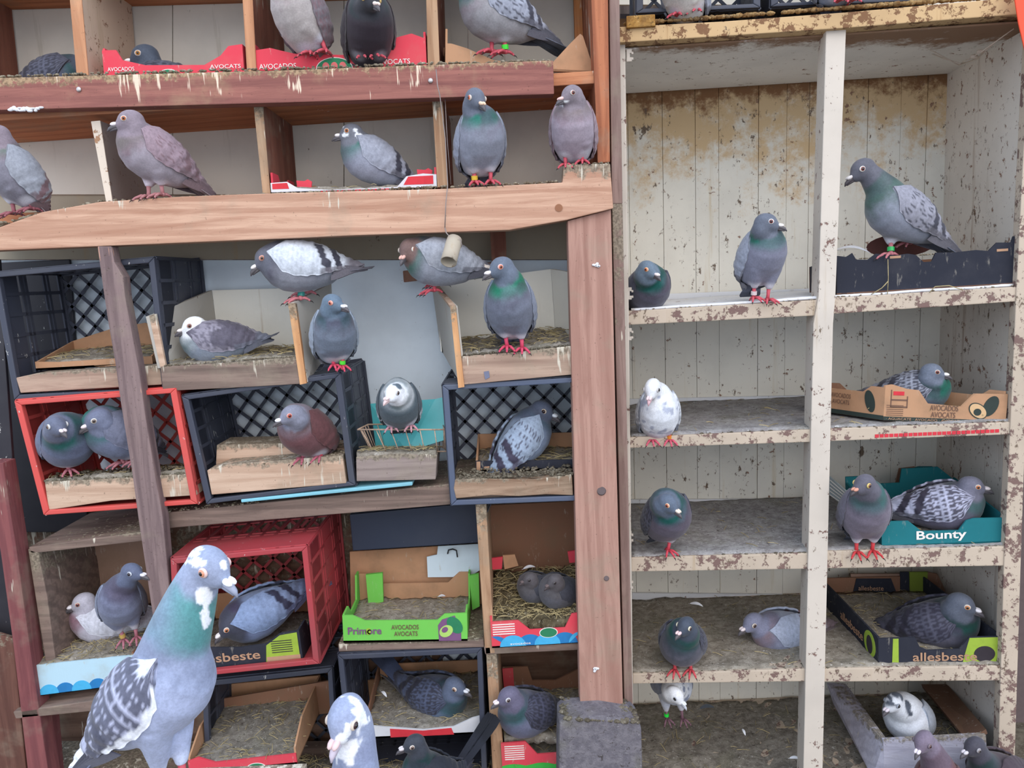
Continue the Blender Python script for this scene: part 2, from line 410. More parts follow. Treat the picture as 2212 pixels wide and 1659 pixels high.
def feather(px, d, L, ang, mat, label, fr=None, group='loose feathers'):
    p = hit(px[0], px[1], d, fr); fr = fr or RK; a = R(ang); x = fr.right * math.cos(a) + fr.dep * math.sin(a) * .6 + UP * math.sin(a) * .25; x.normalize(); y = x.cross(UP).normalized()
    mb = MB(); n = 9; top = []; bot = []
    for i in range(n + 1):
        u = i / n; w_ = L * .15 * math.sin(math.pi * min(1, u * .92 + .08)) ** .7; q = p + x * L * (u - .5) + UP * (.004 + .006 * math.sin(math.pi * u) * L / .05)
        top.append(q + y * w_); bot.append(q - y * w_ + UP * w_ * .5)
    k = 0
    vs = top + bot; fs = [(i, i + 1, n + 2 + i, n + 1 + i) for i in range(n)]
    mb.add([v + UP * .0006 for v in vs] + [v for v in vs], fs + [tuple(q + 2 * (n + 1) for q in f[::-1]) for f in fs])
    mb.tube([p - x * L * .65 + UP * .003, p + x * L * .4 + UP * .009 * L / .05], [.0007, .0003], 4)
    return tag(mb.build('feather', mat, smooth=True), label, 'feather', group)
# ---------------------------------------------------------------- pigeons
def vnoise(P, scale, seed=0):
    P = P * scale + seed * 17.3; i = np.floor(P).astype(np.int64); f = P - i; f = f * f * (3 - 2 * f)
    def h(a): 
        x = (a[:, 0] * 374761393 + a[:, 1] * 668265263 + a[:, 2] * 2147483647 + seed * 1013) & 0xffffffff
        x = ((x ^ (x >> 13)) * 1274126177) & 0xffffffff; x = x ^ (x >> 16); return (x & 0xffff) / 65535.0
    r = 0
    for dx in (0, 1):
        for dy in (0, 1):
            for dz in (0, 1):
                wgt = (f[:, 0] if dx else 1 - f[:, 0]) * (f[:, 1] if dy else 1 - f[:, 1]) * (f[:, 2] if dz else 1 - f[:, 2])
                r = r + wgt * h(i + np.array([dx, dy, dz]))
    return r
def ss(x, a, b): t = np.clip((x - a) / (b - a), 0, 1); return t * t * (3 - 2 * t)
def lin(col): return np.array(c(*col)[:3])

PAL = {
 'blue':   dict(head=(98, 104, 118), neck=(38, 112, 96), breast=(96, 82, 98), body=(128, 134, 150), wing=(150, 154, 168), bar=(58, 58, 70), prim=(96, 96, 106), tail=(88, 92, 106)),
 'pale':   dict(head=(96, 98, 110), neck=(78, 76, 88), breast=(84, 82, 96), body=(140, 142, 152), wing=(198, 204, 214), bar=(62, 62, 74), prim=(118, 114, 122), tail=(100, 98, 108)),
 'dark':   dict(head=(66, 74, 88), neck=(24, 86, 80), breast=(54, 54, 72), body=(84, 88, 104), wing=(84, 86, 102), bar=(44, 44, 56), prim=(58, 58, 70), tail=(52, 56, 70)),
 'black':  dict(head=(46, 46, 52), neck=(30, 52, 52), breast=(54, 38, 48), body=(44, 36, 44), wing=(48, 40, 46), bar=(38, 34, 40), prim=(42, 38, 44), tail=(40, 38, 44)),
 'red':    dict(head=(134, 122, 132), neck=(112, 104, 100), breast=(124, 92, 102), body=(156, 148, 158), wing=(150, 130, 140), bar=(122, 98, 104), prim=(120, 104, 110), tail=(124, 112, 116)),
 'brown':  dict(head=(128, 130, 146), neck=(104, 78, 78), breast=(98, 58, 58), body=(104, 70, 74), wing=(96, 60, 62), bar=(84, 52, 54), prim=(96, 72, 78), tail=(90, 70, 76)),
 'white':  dict(head=(226, 228, 232), neck=(220, 224, 230), breast=(216, 220, 230), body=(222, 226, 234), wing=(226, 230, 236), bar=(130, 136, 150), prim=(200, 204, 214), tail=(200, 204, 212)),
 'pied':   dict(head=(226, 230, 234), neck=(76, 100, 106), breast=(70, 84, 92), body=(78, 90, 98), wing=(76, 88, 98), bar=(60, 68, 78), prim=(60, 66, 76), tail=(56, 62, 74)),
 'squab':  dict(head=(84, 80, 84), neck=(82, 80, 84), breast=(84, 84, 92), body=(84, 84, 92), wing=(66, 68, 78), bar=(54, 54, 62), prim=(56, 58, 66), tail=(60, 60, 68)),
}
BIRDS = []
def pal(base, **k): p = dict(PAL[base]); p.update(k); return p

def pigeon(label, head, body, yaw, pitch, colors, feet=None, hyaw=None, hp=-8, d=0.0, fr=None, size=1.0, dh=0.0, df=0.0, puff=1.0, neck=1.0,
           pattern='bar', splash=(), irid=1.0, ring=None, ring_leg=0, eye=(196, 110, 60), cere=(232, 226, 224), beak=(92, 88, 92), eyering=(206, 196, 186),
           legcol=(196, 84, 96), tail_up=0.0, wing_drop=0.0, voxel=.0038, group='pigeons in the loft', taillen=1.0, name='pigeon', seed=None, wsplash=(), tailcol=None, toes_drop=.006, thigh=None, spread=1.0, roll=0.0, tail_fit=True, chk=1.0, uend=.52, tail_k=.88, spots=()):
    fr = fr or RK; S = size; seed = seed if seed is not None else len(BIRDS) + 3; hyaw = yaw if hyaw is None else hyaw
    y = R(yaw); p = R(pitch)
    a = Vector((math.sin(y) * math.cos(p), -math.cos(y) * math.cos(p), math.sin(p))); lat = Vector((math.cos(y), math.sin(y), 0)); up = lat.cross(a).normalized()
    if up.z < 0: up = -up
    if roll: q_ = Matrix.Rotation(R(roll), 3, a); lat = q_ @ lat; up = q_ @ up
    Cb = hit(body[0], body[1], d, fr); N0 = Cb + a * .05 * S
    w0 = (hit(head[0], head[1], d, fr) - Cb).length / S; hun = max(0.0, min(1.0, (.118 - w0) / .118)) * .085 * max(0.0, math.cos(y) * .8 + .2) if abs(yaw) < 100 else 0
    dd = fr.dep.dot(N0 - Cb) + dh - hun * S
    Hc = hit(head[0], head[1], d + dd, fr)
    hy = R(hyaw); hpr = R(hp)
    hf = Vector((math.sin(hy) * math.cos(hpr), -math.cos(hy) * math.cos(hpr), math.sin(hpr))); hl = Vector((math.cos(hy), math.sin(hy), 0)); hu = hl.cross(hf).normalized()
    if hu.z < 0: hu = -hu
    # the folded tail and wings shorten so that they stay above the perch
    kT = tail_k
    if feet and tail_fit:
        fz = max(hit(f_[0], f_[1], d + df, fr).z for f_ in feet); room = (Cb.z - fz - .012 * S) / max(.05, math.sin(p)) / S
        if math.sin(p) > .1: kT = max(.30, min(tail_k, (room - .06) / .135))
    def sw_(s): return s if s > -.06 else -.06 + (s + .06) * kT
    # ---- spine samples: body then neck
    prof = [(-.118, .006, .005, .004), (-.10, .019, .014, .002), (-.07, .035, .031, 0), (-.035, .047, .044, -.002), (0, .053, .052, -.004), (.03, .051, .053, -.003), (.055, .042, .046, 0), (.075, .026, .030, .004), (.086, .008, .010, .005)]
    mb = MB(); n = 20; k = len(mb.v); sp_p = []; sp_q = []; sp_r = []
    for s, rw, rh, zo in prof:
        cc = Cb + a * sw_(s) * S + up * zo * S
        for j in range(n):
            t = 2 * math.pi * j / n; mb.v.append(cc + (lat * math.cos(t) * rw * puff + up * math.sin(t) * rh * (puff if math.sin(t) < 0 else 1 + (puff - 1) * .4)) * S)
    for i in range(len(prof) - 1):
        for j in range(n): mb.f.append((k + i * n + j, k + i * n + (j + 1) % n, k + (i + 1) * n + (j + 1) % n, k + (i + 1) * n + j))
    mb.f.append(tuple(k + j for j in range(n))); mb.f.append(tuple(k + (len(prof) - 1) * n + j for j in range(n))[::-1])
    for s in np.linspace(-.11, .06, 12):
        sp_p.append(Cb + a * sw_(s) * S); sp_q.append((s + .11) / .17); sp_r.append(np.interp(s, [q[0] for q in prof], [q[2] for q in prof]) * S)
    B0 = Cb + a * .018 * S; B1 = Cb + (a * .062 + up * .022) * S; B2 = Hc - hu * .030 * S - hf * .010 * S; B3 = Hc - hf * .007 * S - hu * .004 * S
    Hd = (B3 - B1).length
    pts = []; rad = []
    for i in range(11):
        t = i / 10; q = B0 * (1 - t) ** 3 + B1 * 3 * t * (1 - t) ** 2 + B2 * 3 * t * t * (1 - t) + B3 * t ** 3
        r_ = np.interp(t, [0, .3, .55, .8, 1], [.046 * puff, .0385 * puff, .0295 * (1 + (neck - 1) * .9), .0240 * (1 + (neck - 1) * .4), .0195]) * S
        pts.append(q); rad.append(r_); sp_p.append(q); sp_q.append(1 + t * .8); sp_r.append(r_)
    mb.tube(pts, rad, 16)
    mb.ell(Hc, (hf * .0275 * S, hl * .0205 * S, hu * .0235 * S), 18, 12); mb.ell(Hc + (hf * .0165 - hu * .005) * S, (hf * .0165 * S, hl * .0130 * S, hu * .0140 * S), 14, 10)
    sp_p.append(Hc); sp_q.append(2.1); sp_r.append(.024 * S); sp_p.append(Hc + hf * .02 * S); sp_q.append(2.25); sp_r.append(.012 * S)
    F3 = []
    if feet:
        for i, ft in enumerate(feet):
            Fp = hit(ft[0], ft[1], d + df + (ft[2] if len(ft) > 2 else 0), fr); F3.append(Fp)
            sd = 1 if (Fp - Cb).dot(lat) > 0 else -1
            if len(feet) == 2:
                o2 = hit(feet[1 - i][0], feet[1 - i][1], d + df, fr); sd = 1 if (Fp - o2).dot(lat) > 0 else -1
            hip = Cb + (a * -.012 + lat * sd * .022 - up * .026) * S; kn = hip.lerp(Fp + UP * .016 * S, .80 if thigh is None else thigh)
            F3[-1] = (Fp, kn, sd)
            mb.tube([hip, hip.lerp(kn, .5), kn], [.023 * S, .016 * S, .0075 * S], 12)
    # ---- one continuous body
    me = bpy.data.meshes.new('b'); me.from_pydata([tuple(v) for v in mb.v], [], mb.f)
    bm = bmesh.new(); bm.from_mesh(me); bmesh.ops.recalc_face_normals(bm, faces=bm.faces); bm.to_mesh(me); bm.free()
    tmp = bpy.data.objects.new('b', me); COL.objects.link(tmp)
    rm = tmp.modifiers.new('r', 'REMESH'); rm.mode = 'VOXEL'; rm.voxel_size = voxel * S; sm = tmp.modifiers.new('s', 'SMOOTH'); sm.factor = .6; sm.iterations = 5 if voxel > .003 else 9
    me2 = bpy.data.meshes.new_from_object(tmp.evaluated_get(bpy.context.evaluated_depsgraph_get())); bpy.data.objects.remove(tmp)
    nv = len(me2.vertices); V = np.empty(nv * 3, 'f'); me2.vertices.foreach_get('co', V); V = V.reshape(-1, 3).astype(float)
    P = np.array([list(q) for q in sp_p]); Q = np.array(sp_q); Rr = np.array(sp_r)
    dist = np.linalg.norm(V[:, None, :] - P[None], axis=2) / Rr[None]; w_ = np.exp(-(dist - dist.min(1, keepdims=True)) * 14); q = (w_ * Q[None]).sum(1) / w_.sum(1)
    gxy_ = Vector((math.sin(y), -math.cos(y), 0))
    nz = vnoise(V, 60 / S, seed) * .5 + vnoise(V, 140 / S, seed + 1) * .5; qn = q + (nz - .5) * .16
    colr = np.tile(lin(colors['body']), (nv, 1))
    def blend(cn, m):
        nonlocal colr; colr = colr * (1 - m[:, None]) + lin(cn)[None] * m[:, None]
    upc = (V - np.array(Cb)) @ np.array(up) / (.05 * S)
    latc = np.abs((V - np.array(Cb)) @ np.array(lat)) / (.05 * S)
    blend(colors['wing'], ss(upc, .3, .8) * (1 - ss(q, .8, .95)) * .8)
    dH = np.linalg.norm(V - np.array(Hc - hu * .004 * S), axis=1) / S + (nz - .5) * .010; Ln = max(.05, (Hc - B1).length / S); ge = .036 + Ln * .52
    onn = ss(q, .80, 1.0)
    blend(colors['breast'], ss(qn, .78, 1.02) * 1.0); gm = onn * (1 - ss(dH, ge - .008, ge + .016)) * ss(dH, .028, .044)
    blend(colors['head'], onn * (1 - ss(dH, ge - .012, ge + .004)) * .75); fr_n = ss(((V - np.array(Hc)) @ np.array(gxy_)) / (.03 * S), -1.6, -.2)
    gm = gm * (.42 + .58 * ss(vnoise(V, 20 / S, seed + 31), .22, .5)); blend(colors['neck'], gm * (.35 + .65 * fr_n)); blend(colors['head'], 1 - ss(dH, .029, .040))
    iri = gm * irid
    pp = vnoise(V, 28 / S, seed + 5); pur = iri * ss(pp, .55, .75) * .5
    blend((92, 66, 98), pur)
    fwd = ((V - np.array(Hc)) @ np.array(hf)) / (.02 * S); hup = ((V - np.array(Hc)) @ np.array(hu)) / (.02 * S)
    for z in splash:
        q0, q1, thr, scl = z[:4]; col = z[4] if len(z) > 4 else (236, 238, 240); where = z[5] if len(z) > 5 else None
        m = ss(q, q0, q0 + .05) * (1 - ss(q, q1 - .05, q1)) * ss(vnoise(V, scl / S, seed + 9) * .7 + vnoise(V, 2.4 * scl / S, seed + 8) * .3, thr, thr + .07)
        if where == 'front': m = m * ss(fwd, .0, .6)
        if where == 'low': m = m * (1 - ss(hup, -.2, .3))
        if where == 'top': m = m * ss(hup, .1, .5)
        if where == 'back': m = m * ss(-fwd, .2, .6)
        blend(col, m); iri = iri * (1 - m)
    fine = vnoise(V, 95 / S, seed + 41) * .6 + vnoise(V, 210 / S, seed + 42) * .4; colr = colr * (.86 + .28 * fine)[:, None]
    if spots:   # white patches placed on the plumage, seen from the side turned to the viewer
        Rn = np.array(ROT.transposed()); L_ = (V - np.array(CAM)) @ Rn.T; PX = 1106 - L_[:, 0] / L_[:, 2] * FPX; PY = 829.5 + L_[:, 1] / L_[:, 2] * FPX
        depth_ = V @ np.array(fr.dep); lim_ = np.where(q > 1.75, fr.dep.dot(Hc) + .004 * S, fr.dep.dot(Hc) + .010 * S)
        e1 = vnoise(V, 120 / S, seed + 51); e2 = vnoise(V, 260 / S, seed + 52)
        for sx_, sy_, rx_, ry_ in spots:
            rr = np.sqrt(((PX - sx_) / rx_) ** 2 + ((PY - sy_) / ry_) ** 2) + (e1 - .5) * .9 + (e2 - .5) * .4
            mk = (1 - ss(rr, .85, 1.0)) * (depth_ < lim_); blend((240, 243, 250), mk); iri = iri * (1 - mk)
    # white stockings
    if feet:
        for Fp, kn, sd in F3: blend(colors.get('thigh', (190, 190, 200)), 1 - ss(np.linalg.norm(V - np.array(kn), axis=1), .012 * S, .026 * S))
    base = (sum((f[0] for f in F3), Vector()) / len(F3)) if F3 else Vector((Cb.x, Cb.y, min(V[:, 2])))
    T = thing(name, base, label, 'pigeon' if name == 'pigeon' else 'chick', group)
    V -= np.array(base); me2.vertices.foreach_set('co', V.astype('f').ravel())
    at = me2.color_attributes.new('Col', 'FLOAT_COLOR', 'POINT'); at.data.foreach_set('color', np.concatenate([colr, iri[:, None]], 1).astype('f').ravel())
    fm = M('feathers'); me2.materials.clear(); me2.materials.append(fm); me2.polygons.foreach_set('use_smooth', [True] * len(me2.polygons)); me2.update(); me2.name = 'body'
    ob = bpy.data.objects.new('body', me2); COL.objects.link(ob); ob.parent = T; ORG[ob.name] = base
    def vcol(o, cols):
        at = o.data.color_attributes.new('Col', 'FLOAT_COLOR', 'POINT'); at.data.foreach_set('color', np.array(cols, 'f').ravel())
    # ---- wings
    if pattern != 'none':
        kS = [.066, .05, .03, 0, -.035, -.07, -.105, -.14, -.175]
        RW = [.040, .047, .053, .057, .054, .044, .030, .018, .010]; RH = [.040, .048, .054, .055, .049, .037, .026, .018, .012]
        T0 = [52, 40, 30, 22, 18, 14, 10, 8, 20]; T1 = [70, 96, 110, 116, 112, 104, 96, 88, 60]
        nu, nvv = 54, 26
        for sd in (1, -1):
            outer = []; cols = []
            for i in range(nu + 1):
                u = i / nu; s = .066 - .241 * u; rw = np.interp(-s, [-q for q in kS], RW); rh = np.interp(-s, [-q for q in kS], RH); t0 = np.interp(-s, [-q for q in kS], T0); t1 = np.interp(-s, [-q for q in kS], T1) + wing_drop * min(1, u * 3)
                mid = (t0 + t1) / 2; e = math.sqrt(min(1, u / .14)) * (1 if u < .9 else math.sqrt(max(.02, (1 - u) / .1)))
                for j in range(nvv + 1):
                    v = j / nvv; vv = v + .012 * math.sin(u * 60) * (v > .9); th_ = R(mid + (t1 - t0) * e * (vv - .5))
                    bul = 1 + .05 * math.sin(math.pi * v) * math.sin(math.pi * min(1, u * 1.5)); pf = 1 + (puff - 1) * max(0, 1 - u * 1.3)
                    step_ = .0018 * (((u * 9 + v * 1.2) % 1.0) < .5) if u > .35 else .0006 * math.sin(u * 90) * math.sin(v * 50)
                    outer.append(Cb + (a * sw_(s) + lat * sd * (rw * pf * bul + step_) * math.sin(th_) + up * ((rh * pf * bul + step_) * math.cos(th_) + .002 + tail_up * max(0, u - .5) * .04)) * S)
            OA = np.array([list(q_) for q_ in outer]); no = vnoise(OA, 90 / S, seed + 20 + sd); no2 = vnoise(OA, 200 / S, seed + 22); nb = vnoise(OA, 25 / S, seed + 23)
            for i in range(nu + 1):
                for j in range(nvv + 1):
                    u = i / nu; v = j / nvv; ix = i * (nvv + 1) + j; cw = lin(colors['wing']).copy(); cb = lin(colors['bar'])
                    z = u + .16 * (v - .5) * (-1) + (no[ix] - .5) * .035
                    dark = 0.0
                    if pattern in ('bar', 'check', 'barcheck', 'spot'):
                        if .43 < z < .50 and v > .10: dark = 1
                        if .57 < z < .655: dark = 1
                    if pattern in ('check', 'barcheck', 'spot'):
                        uu = u * 17; ri = int(uu); vv = v * 10 + .5 * (ri % 2); fu = uu - ri; fv = abs((vv % 1) - .5) * 2; lim = {'check': .85, 'barcheck': .45, 'spot': .38}[pattern] * chk
                        if u < uend and fv < lim * (1 - fu * .55) and fu > .12 and u > (.0 if pattern == 'check' else .16) and no[ix] > (.12 if pattern == 'check' else .42): dark = max(dark, .9)
                    if pattern == 'grizzle':
                        if no2[ix] > .5: dark = .7
                        if nb[ix] > .62: dark = max(dark, .9)
                    if pattern == 'spread': dark = .15 * no[ix]
                    cw = cw * (1 - dark) + cb * dark
                    if u > .73 or (v > .84 and u > .45): m = min(1, (u - .69) * 9) if u > .73 else .7; cw = cw * (1 - m) + lin(colors['prim']) * m
                    for (u0, u1, v0, v1, thr, wc) in wsplash:
                        if u0 < u + (no[ix] - .5) * .06 < u1 and v0 < v + (no[ix] - .5) * .06 < v1 and nb[ix] * .6 + no2[ix] * .4 > thr: cw = lin(wc)
                    fu_ = (u * 15 + .5 * (int(v * 9) % 2)) % 1; cols.append(list(cw * (.90 + .14 * no2[ix]) * (1.0 - (.16 if (fu_ > .82 and u < .75) else 0) + (.10 if (fu_ < .14 and u < .75) else 0))) + [0.0])
            inner = [q_.lerp(Cb + a * sw_(.066 - .241 * (ii // (nvv + 1)) / nu) * S, .0) - (q_ - (Cb + a * sw_(.066 - .241 * (ii // (nvv + 1)) / nu) * S)).normalized() * .005 * S for ii, q_ in enumerate(outer)]
            fs = []; m1 = nvv + 1; off = len(outer)
            for i in range(nu):
                for j in range(nvv):
                    k0 = i * m1 + j; fs.append((k0, k0 + 1, k0 + m1 + 1, k0 + m1)); fs.append((off + k0, off + k0 + m1, off + k0 + m1 + 1, off + k0 + 1))
            for i in range(nu):
                for j in (0, nvv): k0 = i * m1 + j; fs.append((k0, k0 + m1, off + k0 + m1, off + k0))
            for j in range(nvv):
                for i in (0, nu): k0 = i * m1 + j; fs.append((k0, k0 + 1, off + k0 + 1, off + k0))
            wmb = MB(); wmb.add(outer + inner, fs); wo = wmb.build('wing', fm, T, smooth=True, fix=False)
            vcol(wo, cols + cols)
            # flight feathers
            fb = MB(); fc = []
            pc = lin(colors['prim'])
            for b_i in range(4):
                s0, s1 = -.085 + b_i * .006, -.188 + b_i * .011; n0 = len(fb.v)
                st = []
                for i in range(9):
                    t = i / 8; s = s0 + (s1 - s0) * t; lw = .0075 * math.sin(math.pi * min(1, .25 + t * .73)) ** .6
                    cc = Cb + (a * sw_(s) + lat * sd * (.030 - .019 * t + b_i * .0016) + up * (.004 - .007 * b_i * (1 - t) - .002 + tail_up * .02 * t)) * S
                    ax = (up * .9 + lat * sd * .45).normalized() * lw * S; st.append((cc + ax, cc - ax, lat * sd * .0009 * S))
                vs = [q_[0] + q_[2] for q_ in st] + [q_[1] + q_[2] for q_ in st] + [q_[0] - q_[2] for q_ in st] + [q_[1] - q_[2] for q_ in st]
                fs = [(i, i + 1, 9 + i + 1, 9 + i) for i in range(8)] + [(18 + i, 27 + i, 27 + i + 1, 18 + i + 1) for i in range(8)] + [(i, 18 + i, 18 + i + 1, i + 1) for i in range(8)] + [(9 + i, 10 + i, 28 + i, 27 + i) for i in range(8)] + [(8, 17, 35, 26), (0, 9, 27, 18)]
                fb.add(vs, fs); fc += [list(pc * (.85 + .1 * b_i)) + [0.0]] * 36
            fo = fb.build('flight_feathers', fm, T, smooth=False, fix=False); vcol(fo, fc)
    # ---- tail
    tb = MB(); tcs = []; tc1 = lin(tailcol or colors['tail']); tc2 = tc1 * (.55 if not tailcol else 1.0)
    for b_i in range(7):
        of = (b_i - 3) / 3; st = []
        for i in range(11):
            t = i / 10; L_ = .125 * taillen * (1 - .06 * abs(of)); s = -.085 - L_ * t; lw = .0085 * (1 - .55 * max(0, t - .88) / .12) * (.7 + .3 * min(1, t * 3))
            cc = Cb + (a * sw_(s) + lat * of * (.010 + .014 * t * spread) + up * (-.002 - .0012 * abs(b_i - 3) + tail_up * t * .08)) * S
            st.append((cc - lat * lw * S, cc + lat * lw * S, up * .0008 * S))
        m = 11
        vs = [q_[0] + q_[2] for q_ in st] + [q_[1] + q_[2] for q_ in st] + [q_[0] - q_[2] for q_ in st] + [q_[1] - q_[2] for q_ in st]
        fs = [(i, i + 1, m + i + 1, m + i) for i in range(m - 1)] + [(2 * m + i, 3 * m + i, 3 * m + i + 1, 2 * m + i + 1) for i in range(m - 1)] + [(i, 2 * m + i, 2 * m + i + 1, i + 1) for i in range(m - 1)] + [(m + i, m + i + 1, 3 * m + i + 1, 3 * m + i) for i in range(m - 1)] + [(m - 1, 2 * m - 1, 4 * m - 1, 3 * m - 1), (0, m, 3 * m, 2 * m)]
        tb.add(vs, fs)
        for rep in range(4):
            for i in range(m): tcs.append(list(tc2 if i >= 7 else tc1) + [0.0])
    to = tb.build('tail', fm, T, fix=False); vcol(to, tcs)
    # ---- beak, cere, eyes
    bb = MB(); b0 = Hc + (hf * .026 - hu * .006) * S
    bb.tube([b0, b0 + (hf * .010 - hu * .001) * S, b0 + (hf * .018 - hu * .0035) * S, b0 + (hf * .0235 - hu * .008) * S], [.0062 * S, .0052 * S, .0036 * S, .0010 * S], 8)
    bb.tube([b0 - hu * .004 * S, b0 + (hf * .009 - hu * .0055) * S, b0 + (hf * .0185 - hu * .0082) * S], [.0048 * S, .0036 * S, .0012 * S], 8)
    bb.build('beak', M('beak_%d_%d_%d' % beak, plain, beak, .45), T, smooth=True)
    cb_ = MB()
    for sd in (1, -1): cb_.ell(b0 + (hf * .0070 + hl * sd * .0033 + hu * .0042) * S, (hf * .0078 * S, hl * .0042 * S, hu * .0040 * S), 10, 7)
    cb_.build('cere', M('cere_%d_%d_%d' % cere, plain, cere, .7), T, smooth=True)
    for sd in (1, -1):
        e0 = Hc + (hf * .0095 + hu * .0035) * S + hl * sd * .0180 * S
        ee = MB().ell(e0, (hf * .0066 * S, hu * .0060 * S, hl * .0030 * S), 14, 8).build('eye_ring', M('ering_%d_%d_%d' % eyering, plain, eyering, .7), T, smooth=True)
        MB().ell(e0 + hl * sd * .0016 * S, (hf * .0047 * S, hu * .0045 * S, hl * .0026 * S), 14, 8).build('iris', M('iris_%d_%d_%d' % eye, plain, eye, .2, .6), ee, smooth=True)
        MB().ell(e0 + hl * sd * .0032 * S, (hf * .0027 * S, hu * .0027 * S, hl * .0016 * S), 10, 6).build('pupil', M('pupil', plain, (18, 14, 14), .12, .7), ee, smooth=True)
    # ---- legs
    lm = M('legs_%d_%d_%d' % legcol, plain, legcol, .6)
    for i, (Fp, kn, sd) in enumerate(F3):
        lb = MB(); gx = Vector((math.sin(y), -math.cos(y), 0)); gl = Vector((math.cos(y), math.sin(y), 0)); an = Fp + UP * .006 * S
        lb.tube([kn + UP * .004 * S, kn.lerp(an, .5), an], [.0050 * S, .0042 * S, .0048 * S], 8); lb.ell(an, (gx * .0062 * S, gl * .0062 * S, UP * .0052 * S), 8, 6)
        cl = MB()
        for ang, L in ((-34, .030), (2, .035), (36, .030), (178, .019)):
            dr = gx * math.cos(R(ang)) + gl * math.sin(R(ang)) * 1.0; L *= S; dp = toes_drop if ang < 90 else .002
            t0 = an - UP * .001 * S; t1 = Fp + dr * L * .45 + UP * .0062 * S; t2 = Fp + dr * L * .85 + UP * (.0030 * S - dp * .5); t3 = Fp + dr * L * 1.0 + UP * (.001 * S - dp)
            lb.tube([t0, t1, t2], [.0040 * S, .0034 * S, .0025 * S], 6); lb.tube([t2, t3], [.0026 * S, .0016 * S], 6)
            cl.tube([t3, t3 + dr * .004 * S - UP * .001 * S, t3 + dr * .007 * S - UP * .005 * S], [.0015 * S, .0011 * S, .0003 * S], 5)
        nf = len(lb.f); lb.add(cl.v, cl.f); lo = lb.build('leg', lm, T, smooth=True, fix=False); lo.data.materials.append(M('claw', plain, (52, 44, 44), .5)); lo.data.polygons.foreach_set('material_index', [0] * nf + [1] * (len(lb.f) - nf))
        if ring and (i == ring_leg):
            ax = (kn - an).normalized(); mid = an.lerp(kn, .5)
            MB().tube([mid - ax * .0045 * S, mid + ax * .0045 * S], [.0072 * S, .0072 * S], 14).build('leg_ring', M('ring_%d_%d_%d' % ring, plain, ring, .35, .5), T, smooth=False)
    BIRDS.append(T); return T
# ---------------------------------------------------------------- materials
M('straw', plain, (176, 160, 118), .8, var=.5); M('crust', litter_mat, (176, 166, 146), (124, 110, 92), (214, 208, 196))
crust_dark = M('crust_dark', litter_mat, (140, 132, 116), (88, 80, 68), (196, 190, 178))
feather_mat_ = _mc['feathers'] = feather_mat()
bedding = M('bedding', litter_mat, (178, 170, 158), (140, 132, 120), (224, 220, 214)); bedding_dark = M('bedding_dark', litter_mat, (164, 158, 148), (126, 120, 112), (214, 212, 206))
beam_m = M('beam_pine', wood, (204, 166, 142), (164, 120, 98), 'X', .35, .55, .2)
ledge_m = M('red_brown_ledge', wood, (156, 104, 94), (122, 78, 74), 'X', .75, .9, .3, (226, 206, 184), (176, 152, 120))
orange_m = M('orange_shelf_wood', wood, (200, 138, 100), (160, 102, 74), 'X', .35, 0, .2)
orange_v = M('orange_upright_wood', wood, (204, 152, 116), (164, 112, 82), 'Z', .2, 0, .3)
rust_v = M('rust_brown_post', wood, (180, 116, 84), (132, 78, 58), 'Z', .1, 0, .5)
brown_side = M('brown_partition', wood, (140, 92, 76), (112, 70, 60), 'Z', .1, 0, .2)
post_m = M('pinkish_pine_post', wood, (178, 140, 126), (146, 108, 96), 'Z', .0, 0, .25)
grey_v = M('weathered_grey_stick', wood, (140, 120, 118), (96, 80, 82), 'Z', .35, 0, .9, (196, 150, 128))
grey_x = M('weathered_grey_wood', wood, (138, 118, 108), (96, 82, 76), 'X', .45, .6, .3)
plank_x = M('plank_front', wood, (180, 154, 136), (142, 116, 102), 'X', .95, .8, .4)
block_x = M('raw_block', wood, (202, 174, 152), (172, 140, 118), 'X', .95, .6, .3)
redpost = M('red_painted_post', wood, (136, 82, 82), (106, 62, 66), 'Z', .05, 0, .2)
paint_m = M('cream_paint_frame', paint, (206, 196, 184), (124, 96, 88), .16, .5, .1)
paint_s = M('cream_paint_shelf', paint, (194, 178, 160), (122, 98, 92), .56, .9, .1)
paint_top = M('stained_top_board', paint, (198, 166, 124), (126, 92, 66), .62, .6, .2, (150, 110, 66))
zt = hit(1400, 240, .45, CB).z
wall_c = M('stained_cream_planks', paint, (228, 224, 212), (142, 110, 92), .05, .75, .35, (204, 188, 158), stain=(2, zt - .42, zt + .10, 9, (208, 180, 140)), stain2=(2, zt - .05, zt + .10, 14, (132, 96, 66)))  # wide tan tint warms the upper planks; narrow brown stain at the top
inside_p = M('pale_inside_paint', paint, (222, 224, 228), (140, 110, 96), .03, .4, .1)
white_in = M('white_laminate', paint, (236, 234, 224), (130, 120, 100), .0, .25, .05)
grey_in = M('grey_laminate', paint, (186, 182, 174), (120, 100, 88), .0, .35, .15)
sheet_m = M('pale_wall_sheet', paint, (214, 208, 196), (150, 140, 120), .0, .12, .12, (168, 160, 142))
sheet_blue = M('blueish_wall_sheet', paint, (228, 240, 250), (150, 140, 120), .0, .05, .0)
blackp = M('black_crate_plastic', plastic, (62, 66, 80), .45); redp = M('red_crate_plastic', plastic, (208, 82, 76), .3); redp2 = M('dull_red_crate_plastic', plastic, (170, 64, 70), .45)
kraft = M('kraft_card', card, (182, 140, 108)); kraft_d = M('dark_kraft_card', card, (134, 98, 78)); redc = M('red_card', card, (212, 70, 84), .3, (190, 120, 110)); blackc = M('black_card', card, (44, 46, 56), .3, (70, 70, 76), .3)
greenc = M('green_card', card, (112, 192, 84), .2, (120, 160, 80), .2); tealc = M('teal_card', card, (34, 112, 120), .2, (40, 90, 96), .2); whitec = M('white_card', card, (214, 214, 220), .3, (170, 165, 160))
